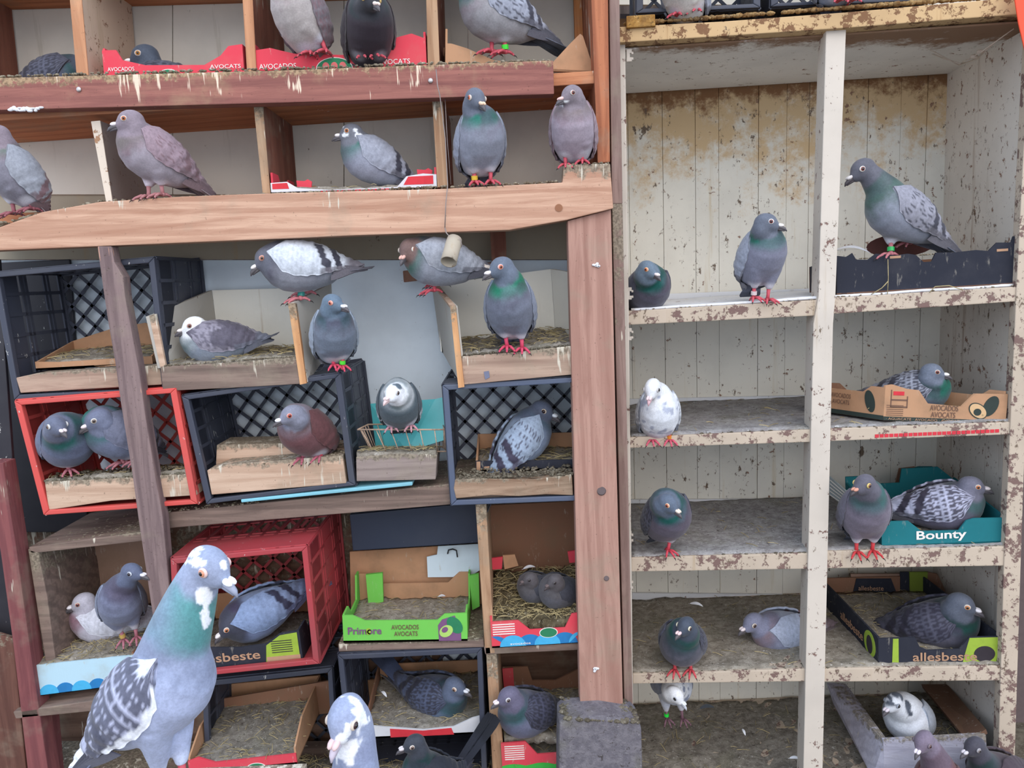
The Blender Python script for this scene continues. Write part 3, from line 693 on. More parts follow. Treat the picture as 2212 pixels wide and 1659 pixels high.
inkw = M('white_ink', plain, (232, 226, 220), .7); inkd = M('dark_ink', plain, (52, 46, 52), .7); inkg = M('green_ink', plain, (44, 122, 84), .7); inkb = M('blue_ink', plain, (70, 170, 216), .7); inkp = M('purple_ink', plain, (120, 82, 120), .7); inkl = M('lime_ink', plain, (150, 176, 62), .7); inko = M('kraft_ink', plain, (176, 138, 110), .7); inkr = M('red_ink', plain, (204, 52, 62), .7); inkgy = M('grey_ink', plain, (112, 84, 70), .7); inkdb = M('deep_blue_ink', plain, (40, 120, 180), .7)
inkpale = M('pale_blue_ink', plain, (186, 216, 226), .7)

# ---------------------------------------------------------------- the loft's shell
def wallsheet(name, q, mat, th=.02): return struct(panel(name, [hit(x, y, d) for x, y, d in q], th, mat))
DB = .26
# pale sheets behind the left rack, one per bay so their joins show
for i, (x0, x1) in enumerate([(-420, -30), (-28, 372), (374, 742), (744, 1010), (1012, 1330)]):
    struct(panel('wall_back_sheet', [hit(x0, -260, DB + .002 * (i % 2)), hit(x1, -260, DB + .002 * (i % 2)), hit(x1, 420, DB + .002 * (i % 2)), hit(x0, 420, DB + .002 * (i % 2))], .012, sheet_m))
struct(panel('wall_back_sheet', [hit(-420, 421, .27), hit(1340, 421, .27), hit(1340, 560, .27), hit(-420, 560, .27)], .012, M('tan_wall_board', paint, (164, 154, 136), (120, 100, 80), .0, .3, .3)))
struct(panel('wall_back_sheet', [hit(-420, 562, .29), hit(1340, 562, .29), hit(1340, 1090, .29), hit(-420, 1090, .29)], .012, sheet_blue))
struct(panel('wall_back_sheet', [hit(-420, 1060, .32), hit(1340, 1060, .32), hit(1340, 2100, .32), hit(-420, 2100, .32)], .02, M('brown_back_board', wood, (128, 100, 84), (98, 74, 62), 'X', .1, .1, .3)))
gz_ = -0.02
fl = MB(); fl.add([(-6, -5, gz_), (6, -5, gz_), (6, 3.2, gz_), (-6, 3.2, gz_), (-6, -5, gz_ - .1), (6, -5, gz_ - .1), (6, 3.2, gz_ - .1), (-6, 3.2, gz_ - .1)], [(0, 1, 2, 3), (4, 5, 6, 7), (0, 1, 5, 4), (1, 2, 6, 5), (2, 3, 7, 6), (3, 0, 4, 7)])
struct(fl.build('floor', M('earth_floor', litter_mat, (112, 104, 92), (84, 76, 66), (150, 146, 138)), origin=(0, 0, gz_)))
MBw = MB().hexa([(-4, 3.0, gz_), (4, 3.0, gz_), (4, 3.1, gz_), (-4, 3.1, gz_)], [(-4, 3.0, 3.4), (4, 3.0, 3.4), (4, 3.1, 3.4), (-4, 3.1, 3.4)]); struct(MBw.build('wall_rear', M('shed_wall', wood, (96, 84, 78), (66, 56, 52), 'Z', 0, 0, .2)))

# ---------------------------------------------------------------- left rack: one timber frame, boards as parts
RB = hit(640, 1700, .1); RB.z = gz_
rack = thing('nesting_rack', RB, 'tall homemade timber nesting rack with orange shelves and pinkish front post', 'rack')
def rb(name, px, mat, d=0.0, depth=.02, label=None, bevel=.0025): return board(name, px, mat, d, depth, RK, rack, bevel, label)
rb('shelf_board', [(-150, 244), (1290, 152), (1290, 180), (-150, 270)], orange_m, 0, DB, 'orange shelf board')
rb('shelf_board', [(-150, -86), (1300, -125), (1300, -102), (-150, -62)], orange_m, 0, DB)
lg = rb('ledge_board', [(-80, 170), (600, 152), (1195, 130), (1197, 203), (600, 222), (-80, 240)], ledge_m, -.045, .04, 'red-brown perch board caked with droppings')
crust(rack, hit(-60, 166, -.04), hit(1190, 129, -.04), RK.dep * .03, .0065, 420, M('crust'), 2)
for x, y in ((170, 193), (930, 174)):
    MB().ell(hit(x, y, -.047), (UP * .006, RK.right * .006, RK.dep * .003), 12, 6).build('nail_head', M('steel', plain, (196, 190, 188), .4, .5, .6), rack, smooth=True)
rb('partition', [(146, -80), (169, -80), (190, 163), (165, 164)], M('pale_partition', paint, (206, 182, 160), (140, 100, 76), .32, .4, .3), 0, DB - .005, 'pale partition board with brown stains')
rb('edge_strip', [(143, -80), (169, -80), (191, 163), (165, 164)], orange_v, -.004, .004)
rb('partition', [(-152, -70), (-127, -70), (-100, 165), (-126, 167)], brown_side, 0, DB - .005)
rb('partition', [(518, -90), (540, -90), (553, 154), (533, 155)], brown_side, 0, DB - .005); rb('edge_strip', [(518, -90), (541, -90), (554, 154), (533, 155)], orange_v, -.004, .004)
rb('partition', [(918, -95), (940, -95), (949, 146), (925, 147)], brown_side, 0, DB - .005); rb('edge_strip', [(918, -95), (941, -95), (950, 146), (924, 147)], M('pale_edge', wood, (184, 150, 120), (140, 104, 78), 'Z', .3, .3, .3), -.004, .004)
rb('post', [(1272, -140), (1312, -140), (1318, 350), (1291, 352)], rust_v, -.01, DB + .01, 'rust-brown rough-sawn post')
rb('partition', [(196, 262), (216, 260), (243, 436), (229, 437)], M('grey_partition', paint, (150, 140, 136), (110, 84, 74), .2, .4, .3), 0, DB - .06, 'grey-stained partition with white edge')
rb('edge_strip', [(196, 262), (216, 260), (243, 436), (229, 437)], M('white_edge', paint, (226, 212, 196), (170, 130, 100), .25, .3, .1), -.003, .003)
rb('partition', [(547, 226), (567, 223), (583, 418), (567, 419)], brown_side, 0, DB - .005); rb('edge_strip', [(547, 226), (567, 223), (584, 418), (567, 419)], M('pale_edge'), -.004, .004)
rb('partition', [(933, 212), (955, 209), (966, 404), (946, 405)], brown_side, 0, DB - .005); rb('edge_strip', [(933, 212), (956, 209), (967, 404), (945, 405)], M('pale_edge'), -.004, .004)
rb('shelf_board', [(-150, 468), (1320, 405), (1320, 425), (-150, 490)], orange_m, 0, DB, 'shelf board behind the front beam')
bm_ = rb('beam', [(-160, 520), (0, 490), (90, 458), (215, 436), (400, 424), (600, 417), (950, 408), (1215, 394), (1218, 356), (1318, 353), (1325, 450), (1225, 475), (1100, 497), (780, 508), (0, 541), (-160, 548)], beam_m, -.06, .055, 'thick pine front beam with wavy grain')
crust(rack, hit(-120, 508, -.055), hit(215, 434, -.055), RK.dep * .05, .008, 160, M('crust'), 3)
crust(rack, hit(215, 434, -.055), hit(1215, 391, -.055), RK.dep * .05, .006, 380, M('crust'), 4)
crust(rack, hit(1218, 355, -.055), hit(1318, 352, -.055), RK.dep * .05, .006, 50, M('crust'), 5)
MB().tube([hit(1207, 449, -.062), hit(1207, 449, -.0605)], [.009, .009], 18).build('knot', M('knot', plain, (150, 104, 78), .8), rack)
# front post and its worm-eaten knots
pp_ = rb('post', [(1226, 477), (1320, 452), (1332, 1000), (1347, 1562), (1254, 1552), (1240, 1000)], post_m, -.045, .05, 'wide pinkish pine post')
MB().tube([hit(1299, 1060, -.0475), hit(1299, 1060, -.044)], [.010, .012], 18).build('knot_hole', M('knot_dark', plain, (96, 84, 84), .8), rack)
MB().tube([hit(1310, 1249, -.0475), hit(1310, 1249, -.044)], [.006, .007], 12).build('knot_hole', M('knot_dark'), rack)
rb('side_board', [(1322, 440), (1345, 440), (1368, 1570), (1350, 1570)], M('grey_brown_side', wood, (150, 126, 118), (110, 88, 82), 'Z', .05, .1, .3), -.0, .06)
rb('side_board', [(1314, -150), (1336, -150), (1345, 440), (1322, 440)], M('grey_brown_side'), -.0, .06)
rb('upright_stick', [(210, 532), (240, 532), (247, 566), (266, 598), (270, 640), (282, 705), (300, 800), (314, 900), (338, 1045), (352, 1120), (364, 1260), (372, 1400), (340, 1400), (318, 1250), (300, 1130), (285, 1020), (262, 880), (248, 780), (234, 700), (222, 620)], grey_v, -.06, .035, 'rough weathered grey upright with splintered edges')
rb('post', [(-30, 1000), (6, 1000), (34, 1180), (66, 1410), (112, 1720), (66, 1720), (28, 1390), (2, 1200)], redpost, -.05, .05, 'slim red-brown post at the far left')
rb('side_board', [(-160, 560), (-2, 560), (10, 760), (36, 1120), (52, 1330), (86, 1720), (-160, 1720)], M('black_sheeting', plastic, (40, 38, 46), .3), .03, .01, 'black sheet at the left end')
rb('side_board', [(-160, 1330), (0, 1372), (28, 1380), (62, 1720), (-160, 1720)], M('brown_panel', wood, (112, 78, 68), (84, 56, 50), 'Z', 0, .1, .2), -.03, .015, 'brown board at the lower left')
rb('side_board', [(-160, 575), (150, 560), (190, 1150), (-160, 1150)], M('black_sheeting'), .275, .01, 'black sheet behind the crates')
# long lower shelves
rb('shelf_board', [(62, 1182), (330, 1146), (332, 1166), (66, 1196)], grey_x, -.02, .29, 'grey-brown shelf top littered with droppings')
rb('shelf_board', [(336, 1110), (985, 1044), (1230, 1022), (1232, 1070), (985, 1089), (340, 1143)], grey_x, -.005, .27, 'long weathered shelf under the crates')
crust(rack, hit(75, 1181, -.01), hit(330, 1146, -.01), RK.dep * .20, .008, 420, M('crust'), 6)
crust(rack, hit(350, 1107, .0), hit(560, 1086, .0), RK.dep * .03, .006, 60, M('crust'), 7)
crust(rack, hit(745, 1070, .0), hit(985, 1044, .0), RK.dep * .06, .005, 120, M('crust_dark'), 8)
rb('side_board', [(60, 1186), (82, 1192), (102, 1290), (122, 1440), (100, 1440), (78, 1300)], grey_x, -.02, .29, 'left side of the low compartment')
rb('shelf_board', [(28, 1538), (240, 1508), (292, 1500), (292, 1524), (240, 1532), (34, 1553)], grey_x, -.05, .30, 'lowest shelf at the left')
crust(rack, hit(45, 1536, -.04), hit(285, 1500, -.04), RK.dep * .10, .006, 200, M('crust_dark'), 9)
rb('post', [(78, 1545), (108, 1540), (124, 1720), (92, 1720)], redpost, .0, .04)
rb('partition', [(1027, 1090), (1050, 1088), (1062, 1300), (1071, 1412), (1048, 1414)], M('pale_edge'), -.01, DB, 'pale wooden partition')
rb('shelf_board', [(1045, 1398), (1250, 1384), (1254, 1404), (1048, 1414)], grey_x, -.01, DB, 'short shelf under the squab box')
rb('partition', [(1050, 1414), (1073, 1412), (1092, 1700), (1066, 1700)], M('pale_edge'), -.005, DB)
rb('shelf_board', [(730, 1392), (1045, 1382), (1046, 1398), (732, 1408)], grey_x, -.005, DB + .02)
rb('shelf_board', [(-40, 1740), (1400, 1740), (1400, 1780), (-40, 1780)], grey_x, -.02, DB + .03, 'bottom shelf')
bq = [hit(100, 1735, .0), hit(1240, 1735, .0), hit(1240, 1735, .27), hit(100, 1735, .27)]
crust(rack, hit(735, 1391, .0), hit(1040, 1381, .0), RK.dep * .04, .005, 130, M('crust_dark'), 10)
# partition behind beam
rb('brace', [(1058, 495), (1092, 495), (1096, 600), (1064, 600)], brown_side, .2, .03); rb('brace', [(870, 585), (1075, 565), (1078, 585), (872, 610)], brown_side, .21, .02)
rb('brace', [(1236, -120), (1290, -120), (1296, 150), (1244, 150)], M('peeling_orange', wood, (214, 150, 96), (170, 104, 62), 'Z', .2, .05, .2), .20, .02, 'orange board with peeled pale patches')

# ---------------------------------------------------------------- cream cabinet
CBb = hit(1780, 1700, .2, CB); CBb.z = gz_
cab = thing('open_cabinet', CBb, 'large open cream-painted cabinet with five shelves and peeling, dropping-spattered paint', 'cabinet')
def cb(name, px, mat, d=0.0, depth=.02, label=None, bevel=.0025): return board(name, px, mat, d, depth, CB, cab, bevel, label)
CD = .50
cb('stile', [(1324, 58), (1350, 62), (1358, 640), (1368, 1562), (1346, 1566), (1334, 640)], paint_m, 0, .03, 'narrow left stile with flaking paint')
cb('side_panel', [(1326, 62), (1336, 62), (1350, 1720), (1342, 1720)], paint_m, .03, CD, 'left side')
cb('stile', [(1785, 44), (1829, 40), (1805, 640), (1800, 700), (1776, 1720), (1734, 1720), (1757, 700), (1768, 640)], paint_m, -.004, .07, 'middle upright between the two columns')
cb('stile', [(2228, 0), (2260, 0), (2226, 620), (2205, 1230), (2190, 1720), (2154, 1720), (2168, 1240), (2196, 620)], paint_s, 0, .03, 'right stile')
cb('side_panel', [(2240, 0), (2258, 0), (2180, 1720), (2165, 1720)], M('stained_side', paint, (220, 212, 202), (142, 108, 90), .22, .75, .5, (150, 120, 92)), .03, CD, 'right side wall with brown stains')
cb('top_board', [(1334, 58), (1560, 46), (1830, 26), (2260, -12), (2260, 26), (1830, 60), (1560, 78), (1336, 92)], paint_top, -.02, CD + .05, 'rotting top board')
cb('chipboard', [(1353, 34), (1415, 30), (1416, 56), (1353, 60)], M('chipboard', litter_mat, (196, 150, 84), (156, 112, 60), (214, 176, 116)), -.03, .30, 'orange chipboard offcut')
crust(cab, hit(1350, 52, -.01, CB), hit(2250, -14, -.01, CB), CB.dep * .03 + UP * .010, .010, 620, M('crust_top', litter_mat, (196, 162, 112), (140, 104, 66), (222, 200, 160)), 11)
cb('ceiling_panel', [(1338, 104), (2246, 42), (2246, 47), (1338, 109)], M('cabinet_ceiling', paint, (226, 222, 216), (136, 104, 86), .12, .4, .0, stain=(1, -.0, -.15, 9, (140, 110, 88))), .02, CD - .03, 'underside with brown stains')
# back wall of vertical planks
zb = [1330, 1352, 1428, 1500, 1552, 1640, 1702, 1752, 1804, 1880, 1952, 2010, 2062, 2120, 2180, 2230]
for x0, x1 in zip(zb[:-1], zb[1:]):
    k_ = (x0 * 7 % 5) * .0006
    a0, a1 = hit(x0, 40, CD, CB), hit(x1, 40, CD, CB); gap = (a1 - a0).normalized() * .0005
    lo = hit(1400, 1640, CD, CB).z
    q = [a0 + gap, a1 - gap, Vector((a1.x, a1.y, lo)) - gap, Vector((a0.x, a0.y, lo)) + gap]; q = [v + CB.dep * k_ for v in q]
    MB().prism(q, CB.dep * .012).build('plank', wall_c, cab, bevel=.0009)
panel('backing', [hit(1340, 30, CD + .02, CB), hit(2250, 30, CD + .02, CB), hit(2250, 1660, CD + .02, CB), hit(1340, 1660, CD + .02, CB)], .01, M('knot_dark'), cab)
def cshelf(L, Rr, nm):
    """a full-depth shelf seen either side of the middle upright"""
    q = [L[0], L[1], Rr[0], Rr[1], Rr[2], Rr[3], L[2], L[3]]
    o = cb('shelf', q, paint_s, .004, CD - .005, nm)
    return o
cshelf([(1357, 672), (1762, 648), (1760, 682), (1357, 702)], [(1803, 643), (2214, 618), (2214, 650), (1801, 678)], 'thick upper shelf')
cshelf([(1360, 945), (1752, 928), (1750, 955), (1360, 968)], [(1796, 926), (2198, 911), (2198, 938), (1794, 953)], 'second shelf with a line of red tape')
cshelf([(1364, 1205), (1744, 1195), (1742, 1229), (1364, 1235)], [(1786, 1191), (2182, 1180), (2182, 1222), (1786, 1228)], 'third shelf with brown bare patches')
cshelf([(1367, 1456), (1740, 1445), (1738, 1472), (1367, 1477)], [(1782, 1445), (2172, 1438), (2170, 1470), (1780, 1473)], 'fourth shelf worn to bare wood')
cshelf([(1368, 1728), (1738, 1718), (1738, 1760), (1368, 1770)], [(1776, 1716), (2166, 1710), (2166, 1750), (1776, 1758)], 'bottom')
for i, (yl, yr, am, m_, ns) in enumerate([(671, 617, .0015, inside_p, 0), (944, 910, .004, M('grey_litter', litter_mat, (178, 176, 176), (146, 142, 142), (214, 214, 214)), 60), (1204, 1179, .004, M('grey_litter'), 50), (1455, 1437, .006, bedding, 90), (1727, 1709, .008, bedding_dark, 160)]):
    f1 = hit(1364, yl, .012, CB) + UP * .0035; f2 = hit(2190, yr, .012, CB) + UP * .0035; w_ = CB.dep * (CD - .03)
    litter('shelf_litter', [f1, f2, f2 + w_, f1 + w_], m_, cab, am, 60, 24, seed=40 + i, straws=ns)
for i, (a_, b_, r_) in enumerate([((1362, 670), (1760, 647), .003), ((1806, 641), (2205, 616), .004), ((1364, 943), (1750, 927), .006), ((1800, 925), (2190, 910), .006), ((1366, 1203), (1742, 1194), .007), ((1788, 1190), (2170, 1179), .006), ((1368, 1454), (1738, 1444), .006), ((1782, 1444), (2160, 1437), .006)]):
    crust(cab, hit(a_[0], a_[1], .01, CB), hit(b_[0], b_[1], .01, CB), CB.dep * .10, r_, 150 + 60 * (r_ > .004), crust_dark if i > 1 else M('crust'), 20 + i)
# small skirting strip at the back of each compartment
for yl in (645, 872, 1092, 1296):
    z = hit(1500, yl, CD - .02, CB).z; A_ = hit(1352, 600, CD - .012, CB); B_ = hit(2225, 600, CD - .012, CB)
    MB().hexa([Vector((A_.x, A_.y, z - .012)), Vector((B_.x, B_.y, z - .012)), Vector((B_.x, B_.y, z - .012)) + CB.dep * .01, Vector((A_.x, A_.y, z - .012)) + CB.dep * .01], [Vector((A_.x, A_.y, z + .018)), Vector((B_.x, B_.y, z + .018)), Vector((B_.x, B_.y, z + .018)) + CB.dep * .01, Vector((A_.x, A_.y, z + .018)) + CB.dep * .01]).build('skirting_strip', inside_p, cab, bevel=.001)
# red tape squares on the second shelf edge
tp = MB()
for i in range(26):
    u = i / 26; x = 1890 + u * 270; y = 940 - u * 11.5 + 2; a_ = hit(x, y, .003, CB)
    tp.bar(hit(x, y, .0035, CB), hit(x + 8.5, y - .3, .0035, CB), .0085, .001, CB.dep)
tp.build('red_tape', M('red_tape', plain, (206, 54, 66), .5), cab, label='strip of red and white checked tape')
# hinge plates
for y in (82, 120, 634, 722, 1160, 1262):
    hb = MB(); p0 = hit(1352, y, .012, CB)
    for k, (dx, dy, ww, hh) in enumerate([(7, 0, .013, .010), (5, 9, .008, .012), (7, 18, .013, .010), (14, 4, .005, .006), (14, 16, .005, .006)]):
        p = hit(1352 + dx, y + dy - 9, .004, CB); hb.bar(p - CB.right * ww / 2, p + CB.right * ww / 2, hh, .006, CB.dep)
    hb.build('hinge_plate', M('hinge', plain, (196, 186, 174), .5, .5), cab, bevel=.001)
# cobwebs in the upper right corner
wb = MB()
for pts in ([(2010, 108, .2), (2070, 140, .22), (2120, 112, .1), (2190, 62, .05)], [(2070, 140, .22), (2110, 128, .15), (2150, 90, .08)], [(1975, 100, .25), (2035, 125, .25), (2075, 138, .2)]):
    wb.tube([hit(x, y, d, CB) for x, y, d in pts], .0016, 5)
for x, y, d in ((2118, 112, .12), (2104, 122, .14), (1990, 98, .22)): wb.ell(hit(x, y, d, CB), (UP * .006, CB.right * .010, CB.dep * .006), 8, 6)
tag(wb.build('cobweb', M('web', plain, (200, 184, 168), .9), smooth=True, stuff=True), 'dusty cobweb strands under the cabinet top', 'cobweb')
tag(board('strap', [(2186, -40), (2260, -40), (2260, 260), (2214, 110), (2200, 50)], M('orange_strap', plastic, (226, 74, 40), .1), -.06, .004, CB), 'bright orange strap hanging at the cabinet top right corner', 'strap')
# black crates standing on the cabinet and behind the post
crate('plastic_crate', [(1375, -130), (1640, -140), (1640, 18), (1375, 30)], blackp, 'black plastic crate with lattice back standing on the cabinet top', d=.02, depth=.26, fr=CB)
crate('plastic_crate', [(1665, -140), (2000, -150), (2000, 2), (1665, 16)], blackp, 'black plastic crate on the cabinet top, right of the other one', d=.06, depth=.26, fr=CB)
panel('wall_back_sheet', [hit(1300, -400, .42, CB), hit(2400, -400, .42, CB), hit(2400, 10, .42, CB), hit(1300, 10, .42, CB)], .01, sheet_m)['kind'] = 'structure'

# the world beyond the cabinet's right side
struct(panel('wall_right', [hit(2150, 600, .7), hit(2500, 600, .7), hit(2500, 2000, .7), hit(2150, 2000, .7)], .02, M('olive_board', wood, (150, 146, 128), (120, 114, 98), 'Z', 0, .1, .1)))
# ---------------------------------------------------------------- things on the left rack, top row
T, F, a, b, X, U, Dn, W = tray('cardboard_tray', (226, 172), (528, 164), 'red cardboard tray printed AVOCADOS, left of the two in the top row', d=.0, depth=.20, H=.072, frame=RK,
    front=[(0, .92), (.10, .92), (.14, .60), (.30, .42), (.72, .38), (.84, .66), (.90, .95), (1, 1)], mats=(redc, redc, kraft), fill=bedding, seed=3, straws=30, fillh=.2)
text('AVOCADOS', a + X * W * .03 + U * .018, X, U, W * .19, inkw, F, .009); text('AVOCATS', a + X * W * .76 + U * .018, X, U, W * .22, inkw, F, .009)
disc(F, a + X * W * .46 + U * .004, X, U, .027, .016, inkw, lift=.0008); disc(F, a + X * W * .46 + U * .004, X, U, .025, .0145, inkg)
T, F, a, b, X, U, Dn, W = tray('cardboard_tray', (550, 158), (922, 146), 'faded red cardboard tray with green oval, printed AVOCADOS and AVOCATS, holding two perched pigeons', d=-.0, depth=.20, H=.082, frame=RK,
    front=[(0, .62), (.10, .68), (.16, .60), (.24, .50), (.60, .40), (.72, .52), (.80, .82), (.92, .95), (1, .8)], mats=(redc, redc, kraft), fill=bedding, seed=4, straws=30, fillh=.2)
text('AVOCADOS', a + X * W * .03 + U * .008, X, U, W * .215, inkw, F, .0115); text('AVOCATS', a + X * W * .72 + U * .010, X, U, W * .185, inkw, F, .0115)
disc(F, a + X * W * .465 + U * .004, X, U, .044, .026, inkw, lift=.0008); disc(F, a + X * W * .465 + U * .004, X, U, .042, .0245, inkg)
for k in (-.02, 0, .02): disc(F, a + X * (W * .465 + k) + U * .010, X, U, .008, .009, M('salmon_ink', plain, (214, 110, 108), .7), lift=.0018)
T, F, a, b, X, U, Dn, W = tray('cardboard_tray', (962, 142), (1282, 158), 'plain brown cardboard tray with a torn, sagging front', d=.01, depth=.21, H=.085, frame=RK, d2=.05,
    front=[(0, .60), (.04, .60), (.14, .50), (.32, .22), (.60, .12), (.70, .15), (.84, .80), (.90, 1.05), (.92, 1.0), (1, .12)], mats=(kraft, kraft, kraft), fill=bedding, seed=5, straws=60, fillh=.12)
crust(T, a + Dn * .004 + X * W * .55 + U * .02, a + Dn * .004 + X * W * .78 + U * .02, Dn * .03, .006, 40, M('crust'), 61)
# second row trays
T, F, a, b, X, U, Dn, W = tray('cardboard_tray', (586, 420), (944, 408), 'low torn red and white cardboard tray on the big beam shelf', d=.0, depth=.2, H=.052, frame=RK,
    front=[(0, .52), (.10, .55), (.16, .25), (.35, .12), (.76, .15), (.82, .62), (.92, .72), (1, .66)], back=[(0, .8), (.15, .8), (.25, .4), (.8, .4), (.9, 1), (1, 1)], mats=(whitec, redc, kraft), fill=bedding, seed=6, straws=30, fillh=.14)
patch(F, [a + X * W * .01 + U * .012, a + X * W * .11 + U * .012, a + X * W * .10 + U * .026, a + X * W * .01 + U * .025], inkr); patch(F, [a + X * W * .30 + U * .001, a + X * W * .72 + U * .001, a + X * W * .72 + U * .005, a + X * W * .30 + U * .004], inkr)
patch(F, [a + X * W * .80 + U * .012, a + X * W * .98 + U * .012, a + X * W * .98 + U * .032, a + X * W * .83 + U * .031], inkr)
# leaning red flaps
for x, y in ((655, 402), (915, 378)):
    p = hit(x, y, .03); tag(MB().prism([p + RK.right * q[0] + UP * q[1] for q in ((-.014, -.012), (.018, -.014), (.022, .010), (.012, .016), (.004, .012), (-.016, .014))], RK.dep * .004).build('card_flap', redc), 'small torn red cardboard flap standing in the low tray near x %s' % ('the left partition' if x < 700 else 'the right partition') if 0 else ('small torn red card flap at the tray end by the %s partition' % ('left' if x < 700 else 'right')), 'cardboard flap')
# hair-thin wire and the tin tube
wr = MB(); wr.tube([hit(942, 150, -.065), hit(945, 185, -.07), hit(950, 205, -.066), hit(962, 300, -.05), hit(967, 400, -.068), hit(963, 440, -.07), hit(961, 492, -.072)], .0012, 6)
wr.tube([hit(961, 205, -.03), hit(966, 300, -.03), hit(974, 398, -.035)], .0009, 5)
wr.tube([hit(961, 492, -.072), hit(964, 503, -.074), hit(971, 511, -.08), hit(984, 510, -.09), hit(994, 518, -.09), hit(998, 530, -.088), hit(992, 538, -.086)], .0014, 6)
tag(wr.build('wire', M('wire', plain, (150, 140, 136), .5, .4, .5), smooth=True), 'thin wire hooked over the red-brown ledge, holding the metal tube', 'wire')
tb_ = MB(); p0, p1 = hit(982, 517, -.075), hit(969, 566, -.12); ax = (p1 - p0).normalized(); n_ = 22; ox = ax.orthogonal().normalized(); oy = ax.cross(ox); vs = []
for p, r in ((p0, .0175), (p0.lerp(p1, .3), .0190), (p0.lerp(p1, .6), .0185), (p1, .0190), (p1, .0170), (p0, .0155)):
    for j in range(n_): t = 2 * math.pi * j / n_; vs.append(p + ox * math.cos(t) * r + oy * math.sin(t) * r)
tb_.add(vs, [(i * n_ + j, i * n_ + (j + 1) % n_, ((i + 1) % 6) * n_ + (j + 1) % n_, ((i + 1) % 6) * n_ + j) for i in range(6) for j in range(n_)])
tag(tb_.build('metal_tube', M('zinc', paint, (176, 166, 150), (130, 116, 100), .2, .5, .3), smooth=True), 'short open grey metal tube hanging on the wire', 'tube')

# ---------------------------------------------------------------- crate stack at the left
C1, A, B = crate('plastic_crate', [(-12, 590), (335, 557), (366, 846), (36, 862)], blackp, 'black lattice crate at the top left of the crate stack, under the beam', d=-.012, depth=.27, solid_l=False)
pl = board('wooden_plank', [(34, 816), (80, 806), (345, 789), (350, 831), (44, 849)], plank_x, -.02, .05); tag(pl, 'thick pale plank lying in the mouth of the upper left black crate', 'plank')
tray('cardboard_tray', (78, 800), (330, 786), 'shallow brown tray with straw inside the upper left black crate', d=.045, depth=.18, H=.10, front=[(0, .22), (.2, .18), (1, .2)], back=[(0, .6), (.4, .9), (.7, 1.0), (1, .5)], side=[(0, .22), (1, .6)], mats=(kraft, kraft, kraft), fill=bedding, seed=9, straws=90, fillh=.32)
C2, A, B = crate('plastic_crate', [(36, 866), (382, 838), (428, 1086), (99, 1110)], redp, 'bright red lattice crate with two pigeons, left end of the middle row', d=-.03, depth=.27)
bl = board('wooden_block', [(96, 1041), (240, 1034), (413, 1023), (425, 1070), (240, 1082), (105, 1102)], block_x, -.035, .045); tag(bl, 'wooden board across the mouth of the red crate', 'plank')
litter('bedding', [hit(100, 1042, -.03), hit(412, 1022, -.03), hit(412, 1010, .22), hit(100, 1028, .22)], bedding, C2, .008, 30, 20, seed=11, straws=120)
crust(C2, hit(98, 1040, -.03), hit(412, 1021, -.03), RK.dep * .05 + UP * .008, .008, 260, crust_dark, 31)
C3, A, B = crate('plastic_crate', [(396, 855), (736, 806), (768, 1046), (449, 1086)], blackp, 'black lattice crate with the brown pigeon, centre of the middle row', d=-.02, depth=.28)
b1 = board('wooden_block', [(447, 1016), (480, 1004), (740, 984), (748, 1044), (457, 1069)], block_x, -.03, .07); tag(b1, 'lower pale wooden step in the mouth of the centre black crate', 'plank')
b2 = board('wooden_block', [(468, 961), (600, 958), (744, 969), (744, 1010), (466, 1004)], block_x, .045, .10); tag(b2, 'upper pale wooden step behind the lower one in the centre black crate', 'plank')
crust(b1, hit(449, 1014, -.028), hit(738, 983, -.028), RK.dep * .07, .005, 130, M('crust'), 33); crust(b2, hit(470, 960, .05), hit(742, 967, .05), RK.dep * .09, .005, 130, crust_dark, 34)
for o in (b1, b2):
    pass
lath = board('lath', [(520, 1079), (891, 1041), (891, 1049), (521, 1086)], M('blue_paint', plastic, (128, 192, 208), .3), -.03, .10); tag(lath, 'light blue flat strip lying under the centre black crate', 'strip')
C4, A, B = crate('plastic_crate', [(957, 832), (1262, 814), (1262, 1078), (976, 1089)], M('slate_crate_plastic', plastic, (80, 90, 112), .45), 'slate-blue rimmed dark crate with a checkered pigeon, right of the wire basket', d=-.02, depth=.27, backmat=blackp)
for o in C4.children:
    if o.name.split('.')[0] in ('side_wall', 'upper_wall', 'lower_wall'): o.data.materials[0] = blackp
rt = board('wooden_plank', [(983, 1036), (1040, 1033), (1150, 1036), (1236, 1024), (1238, 1070), (1180, 1068), (1120, 1072), (1060, 1070), (985, 1077), (980, 1055)], M('rotten_wood', wood, (168, 142, 120), (110, 84, 66), 'X', .2, .5, .6), -.03, .06); tag(rt, 'splintered rotten plank in the mouth of the slate crate', 'plank')
crust(rt, hit(984, 1034, -.028), hit(1236, 1024, -.028), RK.dep * .07 + UP * .006, .007, 240, crust_dark, 35)
T, F, a, b, X, U, Dn, W = tray('cardboard_tray', (1028, 1018), (1262, 1014), 'black-fronted cardboard tray under the checkered pigeon in the slate crate', d=.05, depth=.17, H=.065, front=[(0, .42), (.5, .40), (1, .42)], back=[(0, 1), (1, 1)], side=[(0, .42), (1, 1)], mats=(blackc, kraft, kraft), fill=bedding, seed=13, straws=120, fillh=.3)
patch(F, [a + X * .002 + U * .001, a + X * .012 + U * .001, a + X * .012 + U * .026, a + X * .002 + U * .026], inko); patch(F, [a + X * .02 + U * .004, a + X * .034 + U * .004, a + X * .036 + U * .013, a + X * .022 + U * .012], inko)
